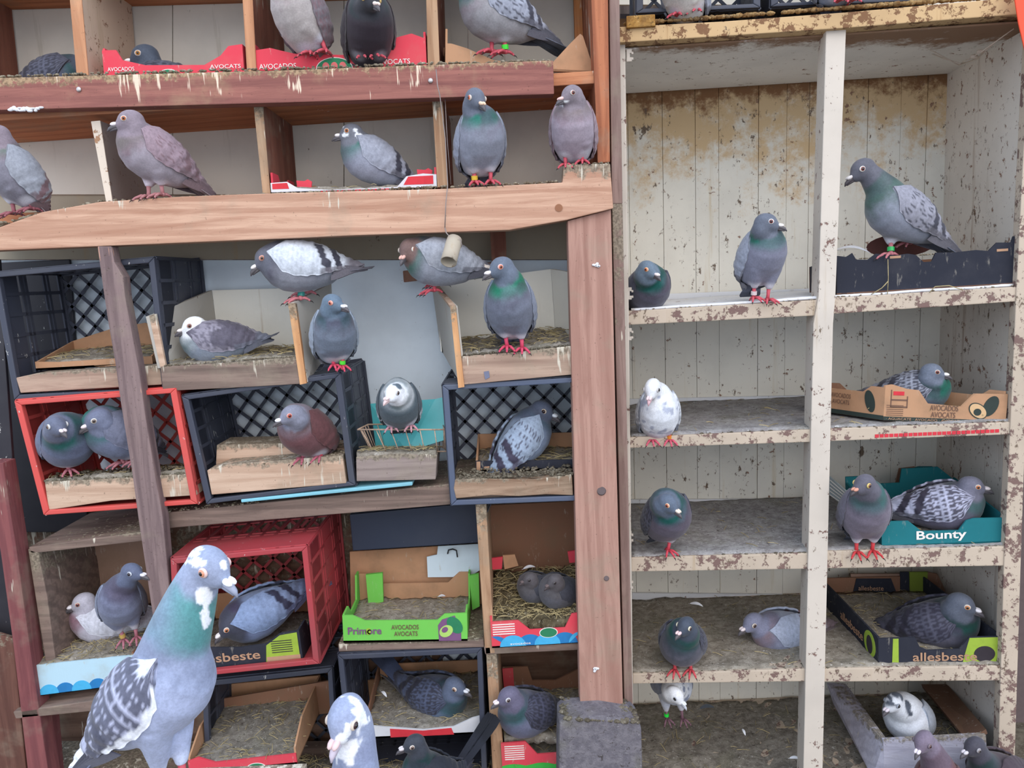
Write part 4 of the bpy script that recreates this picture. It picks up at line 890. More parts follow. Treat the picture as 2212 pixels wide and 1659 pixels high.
# wire basket, teal sheet and block between the crates
bk = thing('wire_basket', hit(860, 990, .03), 'rusty wire basket with a pied pigeon on its rim', 'basket'); rusty = M('rusty_wire', plain, (196, 168, 146), .7, .3, 0, .6)
q = MB()
top_ = [hit(773, 928, -.01), hit(962, 928, -.01), hit(955, 915, .11), hit(795, 917, .11)]; bot_ = [hit(800, 978, .0), hit(966, 975, .0), hit(955, 965, .10), hit(812, 966, .10)]
q.tube(top_ + top_[:1], .0022, 6); bk1 = q.build('rim', rusty, bk, smooth=True); MB().tube(bot_ + bot_[:1], .0020, 6).build('base_ring', rusty, bk, smooth=True)
for s in range(4):
    for i in range(6 if s in (0, 2) else 4):
        u = (i + .25) / (6 if s in (0, 2) else 4); MB().tube([top_[s].lerp(top_[(s + 1) % 4], u), bot_[s].lerp(bot_[(s + 1) % 4], u)], .0014, 5).build('wire', rusty, bk, smooth=True)
ts = panel('plastic_sheet', [hit(800, 872, .16), hit(940, 862, .10), hit(956, 858, .10), hit(962, 950, .06), hit(880, 975, .06), hit(812, 968, .12)], .003, M('teal_plastic', plastic, (92, 190, 196), .25, .35)); tag(ts, 'torn translucent teal plastic sheet behind the wire basket', 'plastic sheet')
bb_ = board('wooden_block', [(769, 987), (856, 980), (944, 982), (941, 1036), (770, 1040)], M('grey_block', wood, (152, 138, 132), (120, 106, 102), 'X', .5, .6, .3), -.03, .09); tag(bb_, 'grey dropping-streaked wooden block under the wire basket', 'block')
litter('bedding', [hit(772, 984, -.028), hit(940, 980, -.028), hit(950, 972, .06), hit(780, 974, .06)], bedding, None, .008, 24, 10, seed=14, straws=60)
o = [x for x in COL.objects if x.name.startswith('bedding')][-1]; tag(o, 'feathery bedding heaped on the grey block in the wire basket', 'bedding', kind='stuff')

# ---------------------------------------------------------------- the two white drawers
dr = thing('nest_drawer', hit(500, 840, .1), 'open white drawer with wooden front and speckled pigeon, left of the two', 'drawer')
panel('front_panel', [hit(346, 792, -.035), hit(500, 783, -.035), hit(648, 770, -.035), hit(657, 829, -.035), hit(500, 838, -.035), hit(352, 845, -.035)], .016, grey_x, dr, .002)
def sidep(nm, f0, f1, b1, b0, mat, th): return panel(nm, [f0, f1, b1, b0], th, mat, dr_cur, .001)
dr_cur = dr
FL0, FL1 = hit(324, 683, -.03), hit(350, 795, -.03); BL0, BL1 = hit(458, 627, .24), hit(474, 765, .24)
FR0, FR1 = hit(624, 654, -.03), hit(655, 826, -.03); BR0, BR1 = hit(716, 612, .22), hit(722, 745, .22)
panel('side_panel', [FL0, BL0, BL1, FL1], .012, grey_in, dr, .001); panel('side_panel', [FR0 + RK.right * .012, BR0, BR1, FR1 + RK.right * .012], .010, grey_in, dr, .001)
panel('edge_strip', [hit(322, 682, -.032), hit(336, 678, -.032), hit(358, 790, -.032), hit(346, 794, -.032)], .008, block_x, dr); panel('edge_strip', [hit(622, 655, -.038), hit(638, 655, -.038), hit(662, 828, -.038), hit(648, 831, -.038)], .014, M('orange_edge', wood, (214, 164, 118), (180, 128, 88), 'Z', .1, .1, .1), dr, label='raw orange chipboard edge')
panel('back_panel', [BL0, hit(640, 622, .22), hit(655, 760, .22), BL1], .010, white_in, dr, .001)
MB().hexa([hit(350, 828, -.03), hit(655, 815, -.03), hit(665, 800, .22), hit(470, 800, .22)], [hit(350, 822, -.03), hit(655, 808, -.03), hit(665, 792, .22), hit(470, 792, .22)]).build('drawer_floor', kraft_d, dr)
litter('bedding', [hit(352, 795, -.02), hit(645, 774, -.02), hit(652, 755, .21), hit(472, 762, .21)], bedding, dr, .009, 34, 16, seed=15, straws=150)
crust(dr, hit(350, 790, -.034), hit(646, 769, -.034), RK.dep * .014, .004, 120, M('crust'), 36)
dr = thing('nest_drawer', hit(1110, 825, .1), 'open white drawer with wooden front, wedged beside the pine post', 'drawer')
panel('front_panel', [hit(996, 770, -.035), hit(1120, 760, -.035), hit(1250, 745, -.035), hit(1250, 808, -.035), hit(1120, 820, -.035), hit(1002, 831, -.035)], .016, plank_x, dr, .002, 'wooden front with droppings')
panel('side_panel', [hit(932, 612, .22), hit(978, 662, -.03), hit(998, 835, -.03), hit(952, 755, .22)], .012, grey_in, dr, .001)
panel('edge_strip', [hit(972, 660, -.04), hit(984, 661, -.04), hit(1003, 836, -.04), hit(990, 838, -.04)], .012, M('orange_edge'), dr); panel('edge_strip', [hit(930, 608, .22), hit(940, 606, .21), hit(984, 660, -.035), hit(973, 662, -.035)], .010, block_x, dr)
panel('back_panel', [hit(942, 614, .2), hit(1190, 581, .2), hit(1200, 722, .2), hit(952, 760, .2)], .010, white_in, dr, .001); panel('side_panel', [hit(1190, 581, .2), hit(1300, 600, -.0), hit(1300, 770, -.0), hit(1200, 722, .2)], .010, white_in, dr, .001)
litter('bedding', [hit(998, 773, -.02), hit(1250, 748, -.02), hit(1210, 715, .19), hit(955, 745, .19)], bedding_dark, dr, .010, 34, 16, seed=16, straws=200)
crust(dr, hit(996, 769, -.034), hit(1248, 744, -.034), RK.dep * .04, .006, 170, crust_dark, 37)
patch(dr, [hit(1045, 803, -.036), hit(1056, 801, -.036), hit(1058, 815, -.036), hit(1048, 820, -.036)], M('blue_grey_paint', plain, (112, 116, 138), .7), 'paint_smear', .0006)

# ---------------------------------------------------------------- lower rows
tray('cardboard_tray', (62, 1506), (300, 1476), 'white and blue cardboard tray heaped with dirty bedding in the low left compartment', d=-.035, depth=.27, H=.085, front=[(0, 1), (1, .92)], back=[(0, .8), (1, .8)], side=[(0, 1), (1, .8)], mats=(M('pale_blue_card', card, (178, 208, 222), .35, (160, 156, 140)), kraft_d, kraft_d), fill=None)
_T = [x for x in COL.objects if x.name.startswith('cardboard_tray')][-1]
a, b = hit(62, 1506, -.035), hit(300, 1476, -.035); X = (b - a).normalized(); U = UP; F = [x for x in _T.children if x.name.startswith('front_panel')][0]
for k in range(7):
    cx = .012 + k * .043; pts = [a + X * (cx + .026 * math.cos(t)) + U * (.002 + .026 * math.sin(t)) for t in [math.pi * i / 12 for i in range(13)]]
    pts = [p for p in pts if 0 < (p - a).dot(X) < .262]
    if len(pts) > 2: patch(F, pts, inkb if k % 2 else inkdb, lift=.0006 + .0004 * (k % 2))
litter('bedding', [a + U * .070 + RK.dep * .004 + X * .004, b + U * .066 + RK.dep * .004, b + U * .070 + RK.dep * .27, a + U * .070 + RK.dep * .27], bedding, _T, .012, 30, 24, seed=18, straws=260, mound=.012)
panel('card_lining', [hit(112, 1190, .235), hit(340, 1160, .235), hit(350, 1400, .235), hit(130, 1430, .235)], .006, kraft_d, rack, label='brown card lining at the back of the low compartment')
panel('card_lining', [hit(178, 1180, .225), hit(340, 1160, .225), hit(350, 1300, .225), hit(196, 1320, .225)], .004, M('mid_kraft', card, (150, 122, 106)), rack)
C5, A, B = crate('plastic_crate', [(372, 1206), (664, 1178), (690, 1430), (384, 1462)], redp2, 'dull red lattice crate behind the big foreground pigeon', d=-.05, depth=.34)
T, F, a, b, X, U, Dn, W = tray('cardboard_tray', (392, 1452), (655, 1428), 'black, green and brown cardboard tray inside the dull red crate', d=-.035, depth=.24, H=.085, front=[(0, .8), (.5, .62), (.72, .66), (.84, .95), (1, 1)], back=[(0, 1.3), (.2, 1.3), (.28, 1), (1, 1)], mats=(blackc, blackc, kraft), fill=bedding_dark, seed=19, straws=30)
patch(F, [a + X * W * .70 + U * .004, a + X * W * .98 + U * .004, a + X * W * .98 + U * .080, a + X * W * .84 + U * .076, a + X * W * .72 + U * .052], inkl); patch(F, [a + X * W * .71 + U * .002, a + X * W * .985 + U * .002, a + X * W * .985 + U * .020, a + X * W * .71 + U * .020], inko, lift=.0014)
text('allesbeste', a + X * W * .10 + U * .018, X, U, W * .56, inko, F, .024, .012)
for k in range(6): patch(F, [a + X * W * .76 + U * (.030 + k * .006), a + X * W * .93 + U * (.030 + k * .006), a + X * W * .93 + U * (.032 + k * .006), a + X * W * .76 + U * (.032 + k * .006)], inkd, 'printed_line', .0016)
patch(_x := [x for x in T.children if x.name.startswith('back_panel')][0], [a + Dn * .230 + X * W * .40 + U * .02, a + Dn * .230 + X * W * .52 + U * .02, a + Dn * .230 + X * W * .52 + U * .095, a + Dn * .230 + X * W * .40 + U * .095], inkl)
blk = board('storage_box', [(755, 1112), (1040, 1085), (1045, 1172), (762, 1190)], M('black_gloss', plastic, (44, 52, 70), .2), .14, .10); tag(blk, 'dark blue-black box standing behind the green tray', 'box')
pan = board('cardboard_sheet', [(755, 1192), (1040, 1174), (1046, 1400), (760, 1400)], kraft, .22, .006); tag(pan, 'plain brown cardboard sheet behind the green tray', 'cardboard')
wc = panel('plastic_card', [hit(946, 1180, .20), hit(1034, 1175, .20), hit(1036, 1232, .20), hit(1014, 1246, .20), hit(924, 1247, .20), hit(922, 1203, .20), hit(944, 1198, .20)], .003, M('bluish_white_card', card, (206, 222, 232), .1)); tag(wc, 'bluish white card with a small black hook, behind the green tray', 'card')
wo = MB().tube([hit(967, 1196, .196), hit(969, 1188, .19), hit(978, 1186, .188), hit(986, 1189, .19), hit(988, 1203, .196)], .002, 6).build('hook', M('black_wire', plain, (40, 40, 46), .5)); tag(wo, 'black hooked wire on the bluish white card', 'hook')
T, F, a, b, X, U, Dn, W = tray('cardboard_tray', (742, 1388), (1010, 1384), 'bright green cardboard tray printed with an avocado', d=-.01, depth=.21, H=.076, front=[(0, .98), (.08, .98), (.18, .78), (.76, .76), (.82, .98), (.98, 1.0), (1, 1)], back=[(0, 1.4), (.12, 1.4), (.2, 1.0), (.8, 1.0), (.9, 1.4), (1, 1.4)], side=[(0, 1), (.25, 1), (.4, .6), (.8, .6), (.85, 1.5), (1, 1.5)], mats=(greenc, greenc, kraft), fill=bedding, seed=20, straws=60)
text('Primore', a + X * W * .04 + U * .022, X, U, W * .27, inkp, F, .020, .02); text('AVOCADOS', a + X * W * .39 + U * .034, X, U, W * .22, inkgy, F, .013, .01); text('AVOCATS', a + X * W * .41 + U * .016, X, U, W * .19, inkgy, F, .013, .01)
disc(F, a + X * W * .205 + U * .030, X, U, .007, .009, inkl, lift=.0016)
patch(F, [a + X * W * .77 + U * .001, a + X * W * .95 + U * .001, a + X * W * .95 + U * .040, a + X * W * .90 + U * .070, a + X * W * .80 + U * .060, a + X * W * .765 + U * .044], inkp)
r2 = (X * .8 + U * .6); r3 = (U * .8 - X * .6)
disc(F, a + X * W * .90 + U * .044, r3, r2, .026, .017, inkg, lift=.0015); disc(F, a + X * W * .83 + U * .028, r2, r3, .019, .015, M('lime_flesh', plain, (170, 206, 108), .7), lift=.0019); disc(F, a + X * W * .82 + U * .032, r2, r3, .009, .007, inkp, lift=.0023)
for x0, x1, yy, hh in ((790, 826, 1300, 62), (1014, 1034, 1310, 70)):
    cp = panel('corner_post', [hit(x0, yy - hh + 4, .16), hit(x1, yy - hh, .16), hit(x1 + 2, yy, .16), hit(x0 + 6, yy + 8, .16)], .01, greenc, T)
C6, A, B = crate('plastic_crate', [(732, 1412), (1040, 1398), (1052, 1700), (764, 1712)], M('black_crate_plastic'), 'black lattice crate under the green tray, mouth at the frame bottom', d=.0, depth=.29)
wp = panel('wall_patch', [hit(955, 1405, .30), hit(1040, 1400, .30), hit(1050, 1460, .30), hit(960, 1465, .30)], .004, sheet_blue, rack, label='pale patch of wall showing through the lattice')
T, F, a, b, X, U, Dn, W = tray('cardboard_tray', (788, 1596), (1042, 1584), 'brown tray with red and white front inside the lower black crate', d=.01, depth=.25, H=.082, front=[(0, .48), (.18, .38), (.5, .22), (.76, .28), (.92, .55), (1, .62)], back=[(0, 1), (1, 1)], side=[(0, .5), (1, 1)], mats=(M('white_red_card', card, (206, 206, 210), .2), kraft_d, kraft), fill=bedding_dark, seed=21, straws=120, fillh=.48)
patch(F, [a + X * W * .22 + U * .001, a + X * W * .76 + U * .001, a + X * W * .74 + U * .020, a + X * W * .5 + U * .016, a + X * W * .22 + U * .026], inkr)
C7, A, B = crate('plastic_crate', [(440, 1470), (718, 1440), (735, 1730), (450, 1740)], blackp, 'black lattice crate under the dull red crate', d=.06, depth=.25)
T, F, a, b, X, U, Dn, W = tray('cardboard_tray', (410, 1672), (642, 1650), 'red-cornered cardboard tray full of bedding beside the big pigeon', d=-.04, depth=.30, H=.072, front=[(0, .5), (.1, .62), (.25, .36), (1, .4)], back=[(0, 1.2), (1, 1.2)], side=[(0, .6), (.3, 1.1), (1, 1.2)], mats=(redc, kraft, kraft), fill=bedding_dark, seed=22, straws=160, fillh=.6)
disc(F, a + X * W * .62 + U * .0, X, U, .026, .014, inkw, lift=.0008); disc(F, a + X * W * .62, X, U, .024, .0125, inkg)
q2 = [hit(640, 1690, -.02), hit(1060, 1680, -.02), hit(1060, 1640, .20), hit(640, 1640, .20)]
litter('bedding', q2, bedding_dark, rack, .010, 40, 24, seed=23, straws=220)
panel('card_lining', [hit(480, 1510, .20), hit(715, 1470, .20), hit(722, 1540, .20), hit(490, 1560, .20)], .006, kraft_d, rack)
panel('card_lining', [hit(780, 1470, .285), hit(1045, 1458, .285), hit(1050, 1520, .285), hit(790, 1530, .285)], .006, kraft, rack)
# squab box
nb_ = panel('card_lining', [hit(1052, 1092, .25), hit(1260, 1082, .25), hit(1260, 1340, .25), hit(1062, 1350, .25)], .01, kraft_d, rack, label='dark brown card back of the squab box')
T, F, a, b, X, U, Dn, W = tray('cardboard_tray', (1063, 1400), (1262, 1388), 'red and blue cardboard tray under the squab nest', d=-.02, depth=.22, H=.085, front=[(0, .84), (.30, .84), (.42, .52), (.80, .52), (.88, .95), (1, .98)], back=[(0, 1), (1, 1)], mats=(redc, redc, kraft_d), fill=None)
bl_ = []
for k in range(6):
    cx = .010 + k * .045; pts = [a + X * (cx + .034 * math.cos(t)) + U * (.002 + .030 * math.sin(t)) for t in [math.pi * i / 12 for i in range(13)]]; pts = [p for p in pts if 0 < (p - a).dot(X) < W * .99]
    if len(pts) > 2: patch(F, pts, inkb if k % 2 else inkdb, lift=.0006 + .0004 * (k % 2))
disc(F, a + X * W * .62 + U * .034, X, U, .024, .014, inkw, lift=.0015); disc(F, a + X * W * .62 + U * .034, X, U, .022, .0125, inkg, lift=.0018); text('avocados', a + X * W * .2 + U * .006, X, U, W * .22, inkw, F, .006)
for k in range(5): patch(F, [a + X * W * .02 + U * (.036 + k * .0065), a + X * W * .26 + U * (.036 + k * .0065), a + X * W * .26 + U * (.0385 + k * .0065), a + X * W * .02 + U * (.0385 + k * .0065)], inkw, 'printed_line', .0012)
litter('bedding', [hit(1062, 1352, -.012), hit(1262, 1345, -.012), hit(1262, 1235, .20), hit(1070, 1240, .20)], M('olive_nest', litter_mat, (126, 116, 92), (84, 74, 56), (196, 188, 170)), T, .014, 40, 30, seed=24, straws=420, mound=-.02)
for x, y, w_ in ((1070, 1215, 16), (1240, 1200, 14)):
    panel('tray_corner', [hit(x - w_, y - 8, .16), hit(x + w_, y - 12, .16), hit(x + w_ - 2, y + 14, .16), hit(x - w_ + 4, y + 16, .16)], .006, redc, T)
panel('tray_corner', [hit(1086, 1200, .165), hit(1112, 1198, .165), hit(1120, 1222, .165), hit(1090, 1230, .165)], .006, kraft, T)
# lowest right bay of the rack
T, F, a, b, X, U, Dn, W = tray('cardboard_tray', (1086, 1672), (1262, 1662), 'red and green cardboard tray at the bottom beside the concrete block', d=-.02, depth=.20, H=.088, front=[(0, 1), (.30, 1.02), (.44, .58), (1, .60)], back=[(0, .9), (1, .9)], mats=(redc, kraft, kraft), fill=bedding_dark, seed=25, straws=60, fillh=.5)
patch(F, [a, a + X * W, a + X * W + U * .020] + [a + X * W * (1 - i / 14) + U * (.020 + .007 * abs(math.sin(i / 14 * 9))) for i in range(15)], M('bright_green_ink', plain, (60, 176, 70), .7))
disc(F, a + X * W * .78 + U * .034, X, U, .024, .013, inkw, lift=.0012); disc(F, a + X * W * .78 + U * .034, X, U, .022, .0115, inkg, lift=.0016)
for k in range(7): patch(F, [a + X * W * .04 + U * (.040 + k * .0062), a + X * W * .28 + U * (.040 + k * .0062), a + X * W * .28 + U * (.0425 + k * .0062), a + X * W * .04 + U * (.0425 + k * .0062)], inkw, 'printed_line', .0010)
litter('bedding', [hit(1088, 1600, .0), hit(1262, 1592, .0), hit(1262, 1490, .24), hit(1085, 1495, .24)], bedding, rack, .010, 34, 24, seed=26, straws=120)
panel('card_lining', [hit(1085, 1442, .235), hit(1140, 1440, .235), hit(1150, 1470, .235), hit(1200, 1470, .235), hit(1260, 1440, .235), hit(1260, 1560, .235), hit(1090, 1560, .235)], .006, kraft_d, rack)
panel('card_lining', [hit(1085, 1445, .228), hit(1108, 1443, .228), hit(1112, 1500, .228), hit(1090, 1502, .228)], .004, redc, rack, label='dull red card corner')
cbk = MB().prism([hit(x, y, -.12) for x, y in ((1208, 1562), (1222, 1552), (1300, 1548), (1375, 1560), (1386, 1572), (1390, 1720), (1206, 1720))], RK.dep * .10).build('concrete_block', M('concrete', litter_mat, (138, 134, 140), (116, 112, 120), (158, 154, 158)), bevel=.008)
tag(cbk, 'rounded grey concrete block crusted with droppings at the foot of the pine post', 'concrete block'); crust(cbk, hit(1215, 1553, -.12), hit(1380, 1560, -.12), RK.dep * .10, .010, 200, crust_dark, 39)
_o = MB(); 

# ---------------------------------------------------------------- trays in the cabinet
T, F, a, b, X, U, Dn, W = tray('cardboard_box', (1808, 638), (2240, 612), 'low black cardboard box with torn top edge, holding the big bar-winged pigeon', d=.02, depth=.26, H=.105, frame=CB, front=[(0, .94), (.05, .90), (.08, .98), (.10, .82), (.16, .80), (.20, .93), (.30, .86), (.36, .88), (.40, .84), (.44, .66), (.48, .66), (.50, .86), (.60, .84), (.70, .86), (.76, .82), (.80, 1.0), (.87, .98), (.88, 1.12), (.95, 1.12), (.97, 1.0), (1, 1.02)], back=[(0, .7), (1, .7)], side=[(0, .9), (1, .7)], mats=(blackc, blackc, kraft_d), fill=bedding_dark, seed=27, straws=60)
crust(T, a + Dn * .003 + U * .088, b + Dn * .003 + U * .086, Dn * .01, .004, 130, M('crust'), 40)
for u0 in (.27, .80): patch(F, [a + X * W * u0 + U * .083, a + X * W * (u0 + .055) + U * .083, a + X * W * (u0 + .055) + U * .089, a + X * W * u0 + U * .089], inko)
ho = disc(T, hit(1945, 530, .12, CB), X, U, .085, .03, M('maroon', plain, (96, 58, 52), .8), 'maroon_lining')
sw = MB().tube([hit(1918, 560, .012, CB), hit(1919, 600, .010, CB), hit(1917, 636, .008, CB)], .0010, 5); sw.tube([hit(1882, 636, .006, CB), hit(1905, 622, .006, CB), hit(1918, 608, .006, CB)], .0012, 5); sw.tube([hit(2008, 632, .0, CB), hit(2020, 619, .0, CB), hit(2050, 617, .0, CB), hit(2080, 626, .0, CB)], .0012, 5)
tag(sw.build('straw_strands', M('straw'), smooth=True, stuff=True), 'long straw strands hanging down the black cardboard box', 'straw')
# brown avocado tray (corner towards the viewer)
T, F, a, b, X, U, Dn, W = tray('cardboard_tray', (1908, 908), (2172, 918), 'brown cardboard tray printed AVOCADOS AVOCATS with an avocado picture', d=.03, depth=.24, H=.085, frame=CB, rot=38, d2=.012, front=[(0, 1.06), (.06, 1.1), (.18, .98), (.28, .95), (.36, .56), (.64, .50), (.74, .90), (1, .92)], back=[(0, .9), (.3, .9), (.4, .6), (.8, .6), (1, 1)], side=[(0, 1.0), (.15, 1.0), (.25, .8), (.7, .8), (.8, 1.0), (1, 1.0)], mats=(kraft, kraft, kraft_d), fill=bedding_dark, seed=28, straws=60, fillh=.4)
text('AVOCADOS', a + X * W * .38 + U * .030, X, U, W * .23, inkgy, F, .0145, .01); text('AVOCATS', a + X * W * .39 + U * .0125, X, U, W * .20, inkgy, F, .0145, .01)
patch(F, [a + U * .0005, b + U * .0005, b + U * .0105, a + U * .0105], M('dark_green_ink', plain, (48, 58, 54), .7)); text('· AGUACATE · AVOCADO · AVOCAT · PALTA · AVOCATE', a + X * W * .02 + U * .0025, X, U, W * .94, inko, F, .006, 0, lift=.002)
disc(F, a + X * W * .87 + U * .046, (U * .9 + X * .4), (X * .9 - U * .4), .028, .016, M('dark_green_ink'), lift=.001); disc(F, a + X * W * .77 + U * .033, (X * .8 + U * -.45), (U * .9 + X * .3), .026, .019, M('dark_green_ink'), lift=.0014); disc(F, a + X * W * .77 + U * .033, (X * .8 + U * -.45), (U * .9 + X * .3), .0235, .0165, M('cream_ink', plain, (206, 170, 128), .7), lift=.0018); disc(F, a + X * W * .765 + U * .030, X, U, .009, .009, M('dark_green_ink'), lift=.0022)
patch(F, [a + X * W * .07 + U * .066, a + X * W * .16 + U * .066, a + X * W * .16 + U * .076, a + X * W * .07 + U * .076], inkr)
for k in range(6): patch(F, [a + X * W * .02 + U * (.014 + k * .005), a + X * W * .16 + U * (.014 + k * .005), a + X * W * .16 + U * (.0155 + k * .005), a + X * W * .02 + U * (.0155 + k * .005)], inkgy, 'printed_line', .0010)
for (x0, x1, y0, y1) in ((.05, .19, .034, .038), (.05, .19, .052, .056), (.05, .058, .034, .080), (.185, .193, .034, .064)): patch(F, [a + X * W * x0 + U * y0, a + X * W * x1 + U * y0, a + X * W * x1 + U * y1, a + X * W * x0 + U * y1], inkgy, 'printed_line', .0010)
S_ = [x for x in T.children if x.name.startswith('side_panel')][0]; sn = X * -1
text('AVOCADOS', a + Dn * .155 + U * .045 - X * .001, -Dn, U, .060, inkgy, S_, .012); text('AVOCATS', a + Dn * .150 + U * .028 - X * .001, -Dn, U, .052, inkgy, S_, .012)
patch(S_, [a + U * .0005 - X * .0003, a + Dn * .238 + U * .0005 - X * .0003, a + Dn * .238 + U * .012 - X * .0003, a + U * .012 - X * .0003], M('dark_green_ink'))
disc(S_, a + Dn * .04 + U * .045 - X * .0003, (U * .95 + Dn * .2), Dn, .030, .014, M('dark_green_ink'))
# teal tray
T, F, a, b, X, U, Dn, W = tray('cardboard_tray', (1905, 1182), (2175, 1172), 'teal cardboard tray with white lettering and a checkered pigeon', d=.02, depth=.30, H=.085, frame=CB, front=[(0, .82), (.22, .80), (.30, .54), (.32, .46), (.62, .44), (.68, .74), (.74, .80), (1, .78)], back=[(0, 1.3), (.2, 1.3), (.25, 1.0), (.5, 1), (.52, 1.5), (.85, 1.5), (1, 1)], side=[(0, .8), (1, 1.1)], mats=(tealc, tealc, tealc), fill=bedding_dark, seed=29, straws=40)
text('Bounty', a + X * W * .28 + U * .010, X, U, W * .40, inkw, F, .030, .02)
tp_ = panel('back_flap', [hit(1945, 1020, .36, CB), hit(1985, 1008, .36, CB), hit(2015, 1008, .36, CB), hit(2030, 1060, .36, CB), hit(1945, 1070, .36, CB)], .006, tealc, T)
panel('back_flap', [hit(1942, 1012, .355, CB), hit(1976, 1008, .355, CB), hit(1976, 1060, .355, CB), hit(1930, 1062, .355, CB)], .004, kraft_d, T)
gt = panel('cardboard_sheet', [hit(1790, 1028, .22, CB), hit(1838, 1070, .14, CB), hit(1832, 1100, .14, CB), hit(1792, 1070, .2, CB)], .006, M('grid_card', card, (150, 160, 162), .1)); tag(gt, 'grey card printed with a fine grid, left of the teal tray', 'cardboard')
for k in range(5): patch(gt, [hit(1793, 1036 + k * 8, .198, CB), hit(1834, 1072 + k * 6, .138, CB), hit(1834, 1073.5 + k * 6, .138, CB), hit(1793, 1037.5 + k * 8, .198, CB)], inkw, 'printed_line')
# black and lime tray with its left side running back
T, F, a, b, X, U, Dn, W = tray('cardboard_tray', (1898, 1441), (2164, 1438), 'black and lime cardboard tray with kraft lettering on the fourth shelf', d=.02, depth=.40, H=.088, frame=CB, rot=6, front=[(0, .92), (.30, .94), (.34, .62), (.40, .52), (.66, .54), (.74, .92), (1, .93)], back=[(0, 1.0), (1, 1.0)], side=[(0, .95), (1, 1.0)], mats=(blackc, blackc, kraft_d), fill=bedding, seed=30, straws=120, fillh=.42)
text('allesbeste', a + X * W * .28 + U * .016, X, U, W * .52, inko, F, .024, .012)
patch(F, [a + X * W * .11 + U * .001, a + X * W * .165 + U * .001, a + X * W * .165 + U * .080, a + X * W * .12 + U * .080], inkl); patch(F, [a + X * W * .68 + U * .001, a + X * W * .95 + U * .001, a + X * W * .985 + U * .07, a + X * W * .97 + U * .080, a + X * W * .74 + U * .079, a + X * W * .70 + U * .03], inkl, lift=.0006); disc(F, a + X * W * .86 + U * .034, X, U, .026, .022, inkd, lift=.0014)
S_ = [x for x in T.children if x.name.startswith('side_panel')][0]
text('allesbeste', a + Dn * .24 + U * .028 - X * .001, -Dn, U, .15, inko, S_, .026, .01); disc(S_, a + Dn * .05 + U * .042 - X * .0003, U, Dn, .036, .034, inkl); disc(S_, a + Dn * .05 + U * .040 - X * .0003, U, Dn, .026, .018, inkd, lift=.0018)
bt = thing('cardboard_tray', hit(1880, 1292, .42, CB), 'upright black and lime cardboard tray at the back of the fourth shelf', 'cardboard tray')
panel('tray_floor', [hit(1838, 1240, .42, CB), hit(1945, 1240, .42, CB), hit(1945, 1292, .42, CB), hit(1838, 1295, .42, CB)], .006, M('mid_kraft'), bt); fp = panel('front_panel', [hit(1850, 1250, .41, CB), hit(1925, 1250, .41, CB), hit(1938, 1284, .41, CB), hit(1842, 1284, .41, CB)], .005, blackc, bt)
text('allesbeste', hit(1854, 1275, .40, CB), CB.right, UP, .075, inko, fp, .015); panel('side_panel', [hit(1945, 1236, .41, CB), hit(1975, 1236, .41, CB), hit(1975, 1285, .41, CB), hit(1945, 1290, .41, CB)], .006, blackc, bt)
panel('side_panel', [hit(1965, 1236, .405, CB), hit(2004, 1236, .405, CB), hit(2003, 1280, .405, CB), hit(1966, 1285, .405, CB)], .006, M('lime_card', card, (120, 136, 52), .2), bt); panel('side_panel', [hit(2004, 1236, .41, CB), hit(2025, 1240, .41, CB), hit(2050, 1290, .41, CB), hit(2003, 1290, .41, CB)], .006, kraft_d, bt)
# white drawer at the bottom
dr = thing('nest_drawer', hit(1990, 1700, .1, CB), 'whitish drawer lying askew on the cabinet bottom', 'drawer')
wd = M('lilac_white_wood', wood, (192, 190, 204), (160, 156, 172), 'X', .1, .1, .3)
panel('side_panel', [hit(1785, 1475, .36, CB), hit(1818, 1475, .36, CB), hit(1910, 1600, .02, CB), hit(1908, 1700, .02, CB), hit(1885, 1680, .04, CB), hit(1800, 1520, .36, CB)], .012, wd, dr, .001)
panel('front_panel', [hit(1908, 1600, .02, CB), hit(2130, 1588, .02, CB), hit(2135, 1690, .02, CB), hit(1910, 1702, .02, CB)], .014, wd, dr, .001)
panel('side_panel', [hit(1990, 1478, .38, CB), hit(2046, 1478, .38, CB), hit(2130, 1575, .03, CB), hit(2090, 1600, .03, CB)], .012, M('brown_side_card', card, (112, 84, 68)), dr)
litter('bedding', [hit(1912, 1640, .04, CB), hit(2125, 1625, .04, CB), hit(2060, 1530, .36, CB), hit(1840, 1540, .36, CB)], bedding_dark, dr, .010, 30, 24, seed=31, straws=100)
# lilac drip / stray feathers
wf = M('white_feather', plain, (226, 228, 234), .8, var=.05); gf = M('grey_feather', plain, (96, 104, 114), .8, var=.2)
feather((1842, 548), .06, .085, -28, wf, 'large white feather lying in the black box left of the bar-winged pigeon', CB)
feather((1505, 1310), .20, .038, -25, wf, 'white feather at the back of the fourth shelf, left half', CB); feather((1528, 1532), .28, .045, 10, gf, 'grey feather on the cabinet bottom right of the green-ringed pigeon', CB); feather((1607, 1585), .16, .022, -80, wf, 'tiny white feather on the middle of the cabinet bottom', CB)
feather((1718, 1642), .06, .030, -8, wf, 'white feather at the foot of the middle upright', CB); feather((1144, 1230), .13, .034, 12, wf, 'white feather in the squab nest', RK); feather((1212, 1545), .04, .034, 18, wf, 'white feather behind the concrete block', RK); feather((830, 1503), .10, .026, -60, wf, 'white feather behind the bowed pigeon in the lower black crate', RK); feather((955, 1291), .14, .020, 0, wf, 'tiny white feather in the green tray', RK)
dn = MB()
for i in range(26): dn.ell(hit(20 + 70 * random.random(), 232 + 8 * random.random(), -.05), (RK.right * random.uniform(.003, .008), RK.dep * .004, UP * random.uniform(.002, .005)), 7, 5)
tag(dn.build('down_tuft', wf, smooth=True, stuff=True), 'white down clinging under the red-brown ledge at the left', 'down')
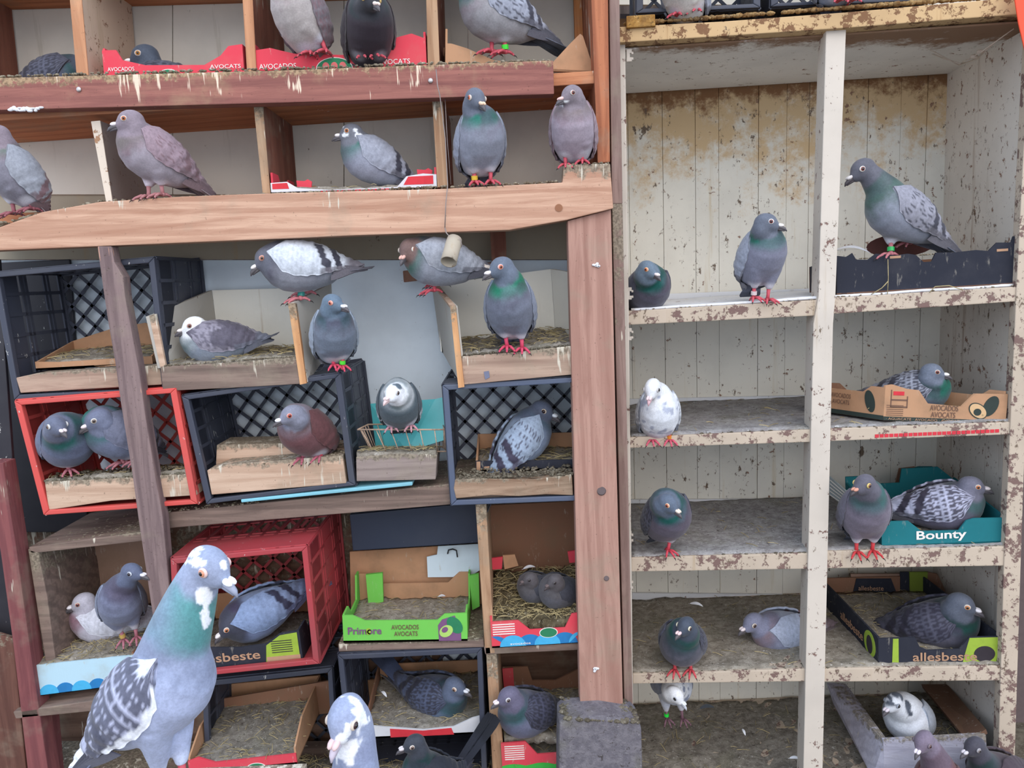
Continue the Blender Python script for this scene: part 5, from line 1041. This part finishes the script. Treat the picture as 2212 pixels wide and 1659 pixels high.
for i, (x, y) in enumerate(((1288, 573), (1290, 1447))):
    dn = MB()
    for k in range(9): dn.ell(hit(x + random.uniform(-6, 6), y + random.uniform(-4, 4), -.048), (RK.right * .004, RK.dep * .003, UP * .003), 6, 5)
    tag(dn.build('down_tuft', wf, smooth=True, stuff=True), ('white down tuft stuck high on the pine post', 'white down tuft stuck low on the pine post')[i], 'down')

pq = hit(772, 2030, -.85); tag(MB().hexa([pq + Vector((-.07, -.05, -.03)), pq + Vector((.6, -.05, -.03)), pq + Vector((.6, .04, -.03)), pq + Vector((-.07, .04, -.03))], [pq + Vector((-.07, -.05, 0)), pq + Vector((.6, -.05, 0)), pq + Vector((.6, .04, 0)), pq + Vector((-.07, .04, 0))]).build('perch_plank', plank_x), 'lower perch plank under the white-throated close pigeon', 'plank')
# perches under the two foreground birds (just below the frame)
pz = hit(390, 1700, -.95); tag(MB().hexa([pz + Vector((-.5, -.04, -.03)), pz + Vector((.16, -.04, -.03)), pz + Vector((.16, .04, -.03)), pz + Vector((-.5, .04, -.03))], [pz + Vector((-.5, -.04, 0)), pz + Vector((.16, -.04, 0)), pz + Vector((.16, .04, 0)), pz + Vector((-.5, .04, 0))]).build('perch_plank', plank_x), 'perch plank under the big foreground pigeon', 'plank')
# ---------------------------------------------------------------- the pigeons
G = 'pigeons in the loft'
B = pal('blue'); D = pal('dark')
# top row, left rack
pigeon('dark pigeon mostly hidden behind the ledge, far left of the top row', (185, 132), (128, 168), 80, 8, D, d=.13, hyaw=70, pattern='check', group=G)
pigeon('dark-headed pigeon sitting in the left red AVOCADOS tray, only its head showing', (314, 122), (366, 196), -80, 8, D, d=.11, hyaw=-75, hp=-14, pattern='check', irid=.3, size=1.25, eye=(190, 130, 60))
pigeon('pale grey pigeon cut by the top edge, standing on the faded red tray', (640, -70), (650, 38), -25, 62, pal('red', body=(172, 164, 162), wing=(120, 112, 118)), [(672, 122), (706, 118)][0:2], hyaw=-40, d=-.02, pattern='check', irid=.2, size=1.12, group=G)
pigeon('near-black pigeon standing on the right of the faded red tray', (797, 2), (797, 70), 18, 55, pal('black'), [(784, 130), (812, 128)], hyaw=38, hp=-22, d=-.02, pattern='spread', irid=.35, eye=(210, 160, 70), cere=(236, 214, 206), eyering=(206, 180, 120), size=1.1, neck=1.15)
pigeon('grey checkered pigeon with a green leg ring on the plain brown tray', (1012, -58), (1074, 30), -68, 22, pal('blue', breast=(130, 118, 124), body=(150, 148, 152)), [(1062, 116), (1092, 118)], hyaw=-70, d=.02, pattern='barcheck', ring=(60, 220, 50), ring_leg=1, size=1.15, puff=1.05, tail_fit=False, tail_k=.75)
# second row
pigeon('wine-breasted pigeon cut by the left edge on the pine beam', (-6, 292), (34, 380), -45, 58, pal('red', body=(126, 124, 136), neck=(96, 116, 104), wing=(148, 152, 162)), [(32, 466), (72, 456)], hyaw=-60, d=-.035, pattern='bar', irid=.5, size=1.05, legcol=(150, 90, 98))
pigeon('pale red-checkered pigeon with a wine breast beside the white-edged partition', (283, 262), (336, 338), -46, 36, pal('red', thigh=(206, 196, 206)), [(322, 430), (352, 426)], hyaw=-75, hp=-8, d=-.035, pattern='barcheck', irid=.12, eye=(190, 100, 50), size=1.1, legcol=(176, 120, 122), cere=(240, 232, 234), tail_fit=False, tail_k=.72)
pigeon('blue pigeon with white flecks on its head in the low torn tray', (760, 288), (806, 348), -68, 33, pal('blue', head=(112, 114, 124), body=(148, 152, 168), breast=(110, 112, 126)), hyaw=-85, hp=-4, d=.05, pattern='bar', spots=[(776, 293, 9, 7), (745, 292, 7, 5), (738, 272, 6, 4), (768, 280, 6, 4)], irid=1, size=1.02, cere=(246, 240, 240))
pigeon('upright blue pigeon with yellow-and-black ring on the pine beam', (1026, 214), (1038, 312), 12, 54, pal('blue', body=(132, 136, 150), breast=(108, 100, 116), wing=(142, 148, 164)), [(1026, 400), (1060, 398)], hyaw=32, hp=-24, d=-.035, pattern='bar', ring=(214, 178, 50), ring_leg=0, size=1.08, eye=(206, 96, 50), cere=(226, 196, 170), spread=1.3)
pigeon('mauve pigeon perched on the raised beam end beside the rust-brown post', (1236, 206), (1238, 286), -8, 58, pal('red', body=(158, 146, 158), head=(126, 116, 124)), [(1222, 362), (1258, 354)], hyaw=-62, hp=-14, d=-.035, pattern='barcheck', irid=.15, size=1.0, eye=(120, 50, 40), cere=(226, 190, 184), tail_up=-.5, splash=[(.9, 1.15, .74, 40)])
# cabinet top
pigeon('light grey pigeon on the cabinet top, only belly and legs in view', (1450, -110), (1478, -22), -30, 55, pal('blue', body=(196, 190, 184), breast=(180, 176, 174)), [(1463, 38), (1505, 30)], d=-.01, fr=CB, hyaw=-40, ring=(220, 50, 50), pattern='bar', size=1.05)
pigeon('pigeon above the middle upright, only its pink feet in view', (1800, -140), (1812, -58), 0, 58, B, [(1808, 8), (1836, 8)], d=-.015, fr=CB, hyaw=-20, pattern='bar', size=1.0, legcol=(206, 96, 110))
# cabinet, first compartment row
pigeon('dark puffed pigeon squatting at the left corner of the upper shelf', (1398, 582), (1398, 628), 15, 30, pal('dark', breast=(80, 70, 86), head=(104, 120, 136), body=(84, 84, 98)), hyaw=45, hp=-22, d=.055, fr=CB, pattern='bar', size=.98, puff=1.05, neck=1.35, eye=(210, 110, 60), cere=(236, 222, 222), eyering=(214, 180, 150))
pigeon('blue pigeon standing mid-shelf in the left column, looking right', (1654, 482), (1645, 556), 12, 56, pal('blue', body=(122, 124, 142), breast=(96, 92, 110), wing=(150, 156, 172)), [(1628, 648), (1658, 652)], hyaw=78, hp=-8, d=.01, fr=CB, pattern='bar', size=1.05, eye=(120, 50, 50), eyering=(226, 222, 218), cere=(244, 238, 236), ring=(214, 200, 200), ring_leg=0, spread=.8)
pigeon('large slate pigeon with dark wing bars and green ring on the black box', (1864, 366), (1944, 462), -80, 34, pal('blue', head=(92, 92, 102), neck=(42, 92, 80), breast=(78, 96, 92), wing=(142, 142, 154), body=(136, 140, 154), prim=(108, 106, 114)), [(1924, 554), (1966, 530, .05)], hyaw=-88, hp=-26, d=.03, fr=CB, pattern='barcheck', ring=(30, 170, 84), size=1.16, eye=(110, 50, 44), eyering=(222, 214, 206), legcol=(186, 116, 122), beak=(72, 66, 70), cere=(206, 200, 198), wing_drop=8, tail_fit=False, tail_k=.98)
# cabinet second row
pigeon('white pigeon with a light grey mottled breast and orange ring', (1410, 838), (1422, 896), -4, 56, pal('white', breast=(212, 216, 224)), [(1408, 955), (1446, 955)], hyaw=-32, hp=-38, d=.01, fr=CB, pattern='grizzle', splash=[(.5, 1.1, .62, 60, (170, 176, 194))], irid=0, size=1.02, eye=(30, 26, 28), eyering=(200, 196, 196), cere=(230, 208, 212), beak=(216, 176, 182), ring=(206, 130, 50), ring_leg=1, legcol=(206, 92, 112), neck=1.1)
pigeon('blue pigeon nesting in the brown AVOCADOS tray', (2012, 804), (1975, 846), 52, 10, pal('blue', breast=(70, 90, 96), body=(100, 104, 120), head=(104, 112, 128)), hyaw=72, hp=-6, d=.12, fr=CB, pattern='check', size=1.02, puff=1.06, neck=1.25, eye=(130, 60, 50), cere=(240, 236, 236))
# cabinet third row
pigeon('round dark blue pigeon standing on one leg in the left column', (1442, 1086), (1440, 1118), 14, 50, pal('dark', head=(92, 104, 122), body=(92, 86, 100), breast=(84, 70, 86)), [(1443, 1192)], hyaw=48, hp=-26, d=.012, fr=CB, pattern='check', size=1.05, puff=1.1, neck=1.5, eye=(190, 96, 60), cere=(226, 210, 196), eyering=(214, 186, 160), irid=.7, legcol=(206, 74, 88), dh=.01)
pigeon('slate pigeon standing left of the teal tray, looking left', (1868, 1046), (1868, 1108), -10, 52, pal('blue', head=(92, 90, 102), neck=(52, 104, 100), breast=(64, 62, 74), body=(116, 108, 122), wing=(112, 108, 122)), [(1850, 1196), (1884, 1194)], hyaw=-62, hp=-8, d=.01, fr=CB, pattern='spread', size=1.12, neck=1.25, eye=(110, 60, 40), eyering=(214, 190, 120), cere=(206, 150, 130), legcol=(196, 62, 66), beak=(70, 66, 70), irid=.7)
pigeon('heavily checkered pigeon lying in the teal tray', (2096, 1050), (2036, 1092), 66, 12, pal('blue', head=(104, 104, 120), neck=(64, 92, 94), breast=(66, 58, 70), wing=(176, 178, 200), bar=(56, 52, 66), body=(92, 88, 106)), hyaw=76, hp=-4, d=.10, fr=CB, pattern='check', size=1.16, puff=1.1, neck=1.3, cere=(206, 196, 196), irid=.5)
# cabinet fourth row
pigeon('dark green-necked pigeon standing at the left of the fourth shelf', (1482, 1352), (1474, 1388), -22, 32, pal('dark', breast=(60, 66, 76), body=(92, 90, 102)), [(1458, 1450), (1492, 1450)], hyaw=-48, hp=-10, d=.035, df=-.02, fr=CB, pattern='check', size=1.05, puff=1.12, neck=1.45, eye=(90, 60, 50), eyering=(222, 216, 190), cere=(236, 206, 206), legcol=(196, 74, 82), wsplash=[(.72, .80, .1, .95, .2, (190, 196, 206))], dh=.01)
pigeon('pale grey pigeon with reddish bars lying half behind the middle upright', (1628, 1344), (1690, 1362), -72, 6, pal('red', head=(126, 128, 150), neck=(126, 106, 112), breast=(112, 110, 130), wing=(168, 176, 196), bar=(118, 90, 92), body=(140, 146, 168)), hyaw=-74, hp=-18, d=.18, fr=CB, pattern='bar', size=1.18, irid=.0, eye=(80, 50, 40), cere=(226, 214, 216))
pigeon('dark checkered pigeon sitting in the black and lime tray', (2074, 1304), (2022, 1346), 50, 22, pal('dark', head=(86, 92, 106), neck=(30, 76, 70), breast=(74, 72, 86), wing=(80, 80, 96), bar=(48, 46, 60), body=(86, 84, 98)), hyaw=68, hp=-14, d=.14, fr=CB, pattern='check', size=1.3, puff=1.08, neck=1.3, eye=(190, 120, 70), cere=(226, 222, 226))
# cabinet bottom row
pigeon('white-faced pigeon crouching under the fourth shelf with a bright green ring', (1458, 1500), (1452, 1478), 10, 20, pal('white', body=(190, 196, 210), wing=(150, 156, 176), breast=(206, 212, 224)), [(1440, 1556), (1474, 1556)], hyaw=50, hp=-30, d=.15, fr=CB, pattern='grizzle', irid=0, size=.98, eye=(30, 28, 32), eyering=(180, 184, 192), cere=(222, 226, 232), beak=(196, 200, 210), ring=(40, 226, 70), legcol=(120, 88, 100), splash=[(.8, 1.5, .6, 70, (130, 138, 160))], neck=1.2, dh=-.02)
pigeon('white-breasted black-flecked pigeon in the whitish drawer', (1932, 1516), (1962, 1552), -38, 42, pal('white', head=(214, 218, 226), breast=(216, 220, 230), body=(220, 224, 232), wing=(176, 184, 198)), hyaw=-62, hp=-16, d=.15, fr=CB, pattern='spread', irid=0, size=1.1, puff=1.1, neck=1.35, eye=(30, 26, 28), eyering=(150, 156, 168), cere=(216, 206, 214), splash=[(1.85, 2.4, .42, 50, (80, 86, 98), 'top'), (1.3, 1.7, .55, 40, (76, 82, 94), 'back')], dh=.0)
pigeon('mauve-brown pigeon rising at the bottom edge, in front of the whitish drawer', (1996, 1600), (2030, 1694), -30, 55, pal('brown', head=(118, 106, 122), neck=(96, 80, 92)), hyaw=-55, hp=-24, d=-.12, fr=CB, pattern='spread', irid=.1, size=1.05, eye=(80, 46, 40), eyering=(120, 108, 116), cere=(226, 216, 224))
pigeon('dark pigeon at the bottom right corner, only head and back in view', (2106, 1612), (2150, 1668), -62, 15, pal('black', head=(66, 64, 74), body=(62, 50, 58), wing=(66, 52, 60)), hyaw=-70, hp=-8, d=-.06, fr=CB, pattern='spread', irid=.1, size=1.05, eye=(120, 110, 110), eyering=(160, 156, 160), cere=(206, 200, 206))
# left rack, middle
pigeon('pale pigeon with two black wing bars standing on the white drawer edge', (578, 556), (650, 574), -80, 8, pal('pale'), [(650, 650), (664, 636, .05)], hyaw=-76, hp=-30, d=-.0, pattern='bar', irid=.1, size=1.18, ring=(30, 130, 120), ring_leg=0, eye=(170, 120, 100), eyering=(206, 160, 150), cere=(244, 238, 236), tail_up=.2, tail_k=.60, legcol=(206, 124, 130))
pigeon('pied-headed pigeon behind the hanging tube, wing tipped white', (884, 538), (950, 566), -74, 16, pal('blue', head=(110, 88, 84), wing=(156, 160, 170), body=(146, 150, 162), tail=(62, 62, 74), breast=(70, 84, 92)), [(938, 632), (950, 616, .03)], hyaw=-28, hp=-30, d=-.0, pattern='spread', irid=.9, size=1.1, cere=(220, 176, 164), eye=(140, 80, 50), wsplash=[(.78, 1.0, .55, .95, .1, (216, 206, 196))], tail_up=.3)
pigeon('blue pigeon with a bright green neck standing in the right white drawer', (1084, 578), (1102, 668), -4, 52, pal('blue', head=(98, 108, 124), body=(110, 116, 132), breast=(84, 82, 98), wing=(132, 140, 158), neck=(30, 128, 96)), [(1096, 754), (1128, 758)], hyaw=-68, hp=-14, d=-.03, pattern='spread', size=1.12, eye=(206, 110, 80), eyering=(214, 180, 176), cere=(246, 238, 240), legcol=(206, 74, 102), neck=1.15)
pigeon('blue pigeon with a lime leg ring on the crate corner beside the left drawer', (718, 656), (722, 726), 18, 54, pal('blue', head=(98, 116, 134), neck=(60, 80, 88), breast=(74, 60, 72), body=(110, 120, 136), wing=(148, 160, 176)), [(722, 794), (740, 796)], hyaw=64, hp=-8, d=-.035, pattern='bar', irid=.8, size=1.02, ring=(80, 220, 50), ring_leg=1, eye=(206, 110, 90), eyering=(226, 170, 156), cere=(240, 240, 244), legcol=(206, 76, 100))
pigeon('speckled pigeon with a mottled white head sitting in the left white drawer', (420, 704), (470, 738), -76, 6, pal('dark', head=(226, 228, 230), neck=(66, 92, 96), breast=(128, 142, 158), wing=(142, 138, 152), bar=(82, 78, 92), body=(130, 138, 152), prim=(106, 110, 124), tail=(92, 96, 110)), hyaw=-70, hp=-12, d=.04, pattern='grizzle', irid=.3, size=1.05, eye=(140, 84, 70), eyering=(190, 176, 170), cere=(240, 230, 228), splash=[(1.25, 2.4, .45, 80), (1.6, 2.4, .2, 20)], tail_up=.4, tail_k=.55)
pigeon('pied pigeon with white face and bib perched on the wire basket', (852, 848), (862, 878), 6, 50, pal('pied'), [(846, 926), (888, 924)], hyaw=-30, hp=-14, d=-.012, pattern='spread', spots=[(856, 868, 17, 30)], splash=[(1.95, 2.2, .62, 60, (90, 104, 116), 'top')], irid=.6, size=.98, neck=1.25, eye=(90, 70, 66), eyering=(190, 190, 190), cere=(226, 206, 206), beak=(216, 190, 190), legcol=(196, 146, 156), wsplash=[(.3, .5, .6, 1, .5, (200, 206, 214))])
pigeon('blue-grey pigeon at the left in the red crate', (120, 920), (146, 954), 34, 36, pal('dark', head=(98, 104, 124), neck=(40, 90, 86), body=(96, 104, 128), wing=(92, 104, 130), breast=(82, 86, 108)), [(150, 1020)], hyaw=54, hp=-10, d=-.0, pattern='bar', size=1.12, puff=1.08, neck=1.3, eye=(120, 100, 90), eyering=(206, 206, 206), cere=(226, 214, 216), legcol=(186, 116, 126))
pigeon('green-necked pigeon in the red crate, half behind the weathered upright', (216, 906), (262, 938), -58, 32, pal('dark', head=(104, 110, 132), neck=(36, 128, 116), body=(106, 114, 138), breast=(96, 104, 128), wing=(104, 108, 128)), [(266, 1004), (300, 1000)], hyaw=-66, hp=-18, d=.02, pattern='bar', size=1.14, puff=1.05, neck=1.35, eye=(130, 110, 100), eyering=(206, 206, 200), cere=(236, 222, 224), legcol=(176, 116, 124))
pigeon('reddish-brown pigeon with a grey head and red ring on the wooden step', (632, 896), (664, 934), -32, 42, pal('brown'), [(656, 994), (693, 990)], hyaw=-64, hp=-12, d=-.015, pattern='spread', irid=.1, size=1.06, puff=1.05, neck=1.1, ring=(206, 50, 60), ring_leg=1, eye=(176, 60, 40), eyering=(206, 160, 150), cere=(240, 240, 244), legcol=(176, 96, 112))
pigeon('blue checkered pigeon seen from behind in the slate crate', (1170, 886), (1128, 950), 112, 46, pal('blue', head=(94, 102, 122), neck=(62, 96, 112), breast=(94, 96, 118), wing=(150, 166, 188), bar=(62, 58, 76), body=(130, 146, 172), prim=(104, 104, 124)), hyaw=72, hp=-18, d=.10, pattern='barcheck', size=1.16, irid=.3, eye=(60, 36, 32), eyering=(222, 208, 190), cere=(226, 232, 238), tail_up=-.3)
# lower left
pigeon('small slate pigeon standing on the littered tray at the left', (284, 1236), (262, 1304), 22, 52, pal('blue', head=(92, 100, 124), neck=(84, 80, 100), breast=(84, 84, 106), body=(116, 122, 146), wing=(126, 134, 156)), [(268, 1386), (296, 1380)], hyaw=76, hp=-4, d=-.0, pattern='bar', irid=.2, size=1.04, eye=(60, 50, 60), eyering=(190, 196, 206), cere=(226, 222, 230), legcol=(166, 106, 118), ring=(190, 160, 90))
pigeon('pale pigeon with reddish-brown neck crouching behind the small slate one', (182, 1300), (232, 1338), -70, 10, pal('white', head=(178, 176, 190), neck=(130, 98, 110), breast=(126, 92, 104), body=(190, 190, 204), wing=(206, 208, 220)), hyaw=-74, hp=-12, d=.10, pattern='spread', irid=0, size=1.1, eye=(150, 80, 80), cere=(232, 228, 234))
pigeon('blue pigeon bowed forward in the dull red crate, tail to the right', (500, 1350), (560, 1322), -58, -14, pal('blue', head=(60, 62, 76), neck=(62, 56, 78), breast=(58, 62, 82), body=(112, 124, 156), wing=(124, 142, 176), bar=(52, 54, 76), tail=(92, 100, 136), prim=(100, 110, 146)), hyaw=-70, hp=-30, d=.05, pattern='bar', irid=.4, size=1.22, taillen=.95, tail_k=.75)
pigeon('blue pigeon with lifted tail brooding in the lower black crate', (982, 1482), (944, 1502), 60, 0, pal('dark', head=(88, 98, 120), neck=(28, 84, 84), breast=(52, 84, 92), wing=(76, 84, 108), body=(92, 106, 132), tail=(70, 80, 108)), hyaw=64, hp=-6, d=.12, pattern='check', size=1.12, puff=1.08, neck=1.3, tail_up=1.0, eye=(150, 110, 90), cere=(226, 228, 236), irid=.9)
pigeon('dark pigeon with a white tail corner in the bay beside the concrete block', (1100, 1504), (1140, 1536), -50, 20, pal('dark', head=(98, 94, 116), neck=(58, 96, 100), breast=(98, 100, 124), wing=(72, 74, 94), body=(100, 104, 126), tail=(70, 72, 90)), [(1130, 1590)], hyaw=-68, hp=-8, d=.03, pattern='check', size=1.12, puff=1.08, neck=1.3, eye=(100, 80, 80), eyering=(196, 196, 200), cere=(236, 220, 222), irid=.7, wsplash=[(.86, 1.0, .1, .9, .1, (200, 204, 212))])
pigeon('very dark green pigeon with raised tail at the bottom edge', (896, 1606), (930, 1668), -52, 34, pal('dark', head=(58, 62, 72), neck=(26, 62, 62), breast=(40, 60, 66), wing=(42, 46, 56), body=(46, 56, 66), tail=(38, 40, 50)), hyaw=-72, hp=-6, d=-.16, pattern='spread', size=.98, neck=1.0, eye=(120, 90, 80), cere=(222, 214, 216), irid=.5, tail_up=2.2, tail_k=.5)
# squabs in the nest
pigeon('dark downy squab at the left in the nest', (1146, 1250), (1160, 1268), -60, 20, pal('squab'), hyaw=-76, hp=-10, d=.09, pattern='spread', irid=0, size=.72, puff=1.1, neck=1.1, eye=(40, 34, 36), eyering=(90, 84, 88), cere=(110, 96, 96), beak=(80, 72, 74), taillen=.3, group='squabs in the nest', name='squab')
pigeon('dark downy squab at the right in the nest', (1200, 1254), (1210, 1276), -55, 22, pal('squab'), hyaw=-72, hp=-20, d=.06, pattern='spread', irid=0, size=.78, puff=1.15, neck=1.1, eye=(40, 34, 36), eyering=(90, 84, 88), cere=(110, 96, 96), beak=(80, 72, 74), taillen=.3, group='squabs in the nest', name='squab')
# foreground
pigeon('big close pigeon in the foreground with white-splashed neck and white wing edge', (450, 1222), (338, 1492), 80, 44, pal('blue', head=(146, 156, 182), neck=(96, 158, 160), breast=(128, 138, 164), body=(164, 174, 204), wing=(176, 180, 204), bar=(78, 80, 98), prim=(86, 88, 106), tail=(110, 116, 140), thigh=(190, 200, 226)), [(398, 1712), (350, 1722)], hyaw=66, hp=-24, d=-.95, pattern='check', chk=1.45, uend=.66, irid=.8, size=1.12, voxel=.0030, eye=(206, 140, 110), eyering=(226, 196, 190), cere=(240, 244, 250), beak=(150, 156, 176), ring=(30, 150, 130), neck=1.1, tail_fit=False,
       spots=[(440, 1288, 17, 22), (442, 1330, 14, 26), (424, 1214, 28, 9), (412, 1196, 16, 8), (430, 1184, 9, 6), (484, 1222, 8, 12)], wing_drop=6, tail_k=.9, wsplash=[(-.1, .09, -.1, .6, .1, (216, 222, 238)), (.08, .55, .88, 1.1, .0, (232, 236, 246)), (.76, 1.1, .25, 1.1, .0, (240, 244, 252))])
pigeon('close pigeon at the bottom edge, white patches round its eye and throat', (748, 1546), (772, 1850), 0, 66, pal('blue', head=(150, 160, 188), neck=(140, 150, 180), breast=(140, 150, 176), body=(150, 158, 184)), hyaw=-24, hp=-34, d=-.85, pattern='bar', irid=.1, size=1.22, voxel=.0030, eye=(60, 40, 44), eyering=(214, 200, 186), cere=(226, 196, 196), beak=(196, 186, 200), neck=.9, feet=[(745, 2034), (800, 2034)], spots=[(778, 1535, 20, 48), (768, 1503, 26, 10), (750, 1622, 30, 34), (752, 1580, 9, 16)])
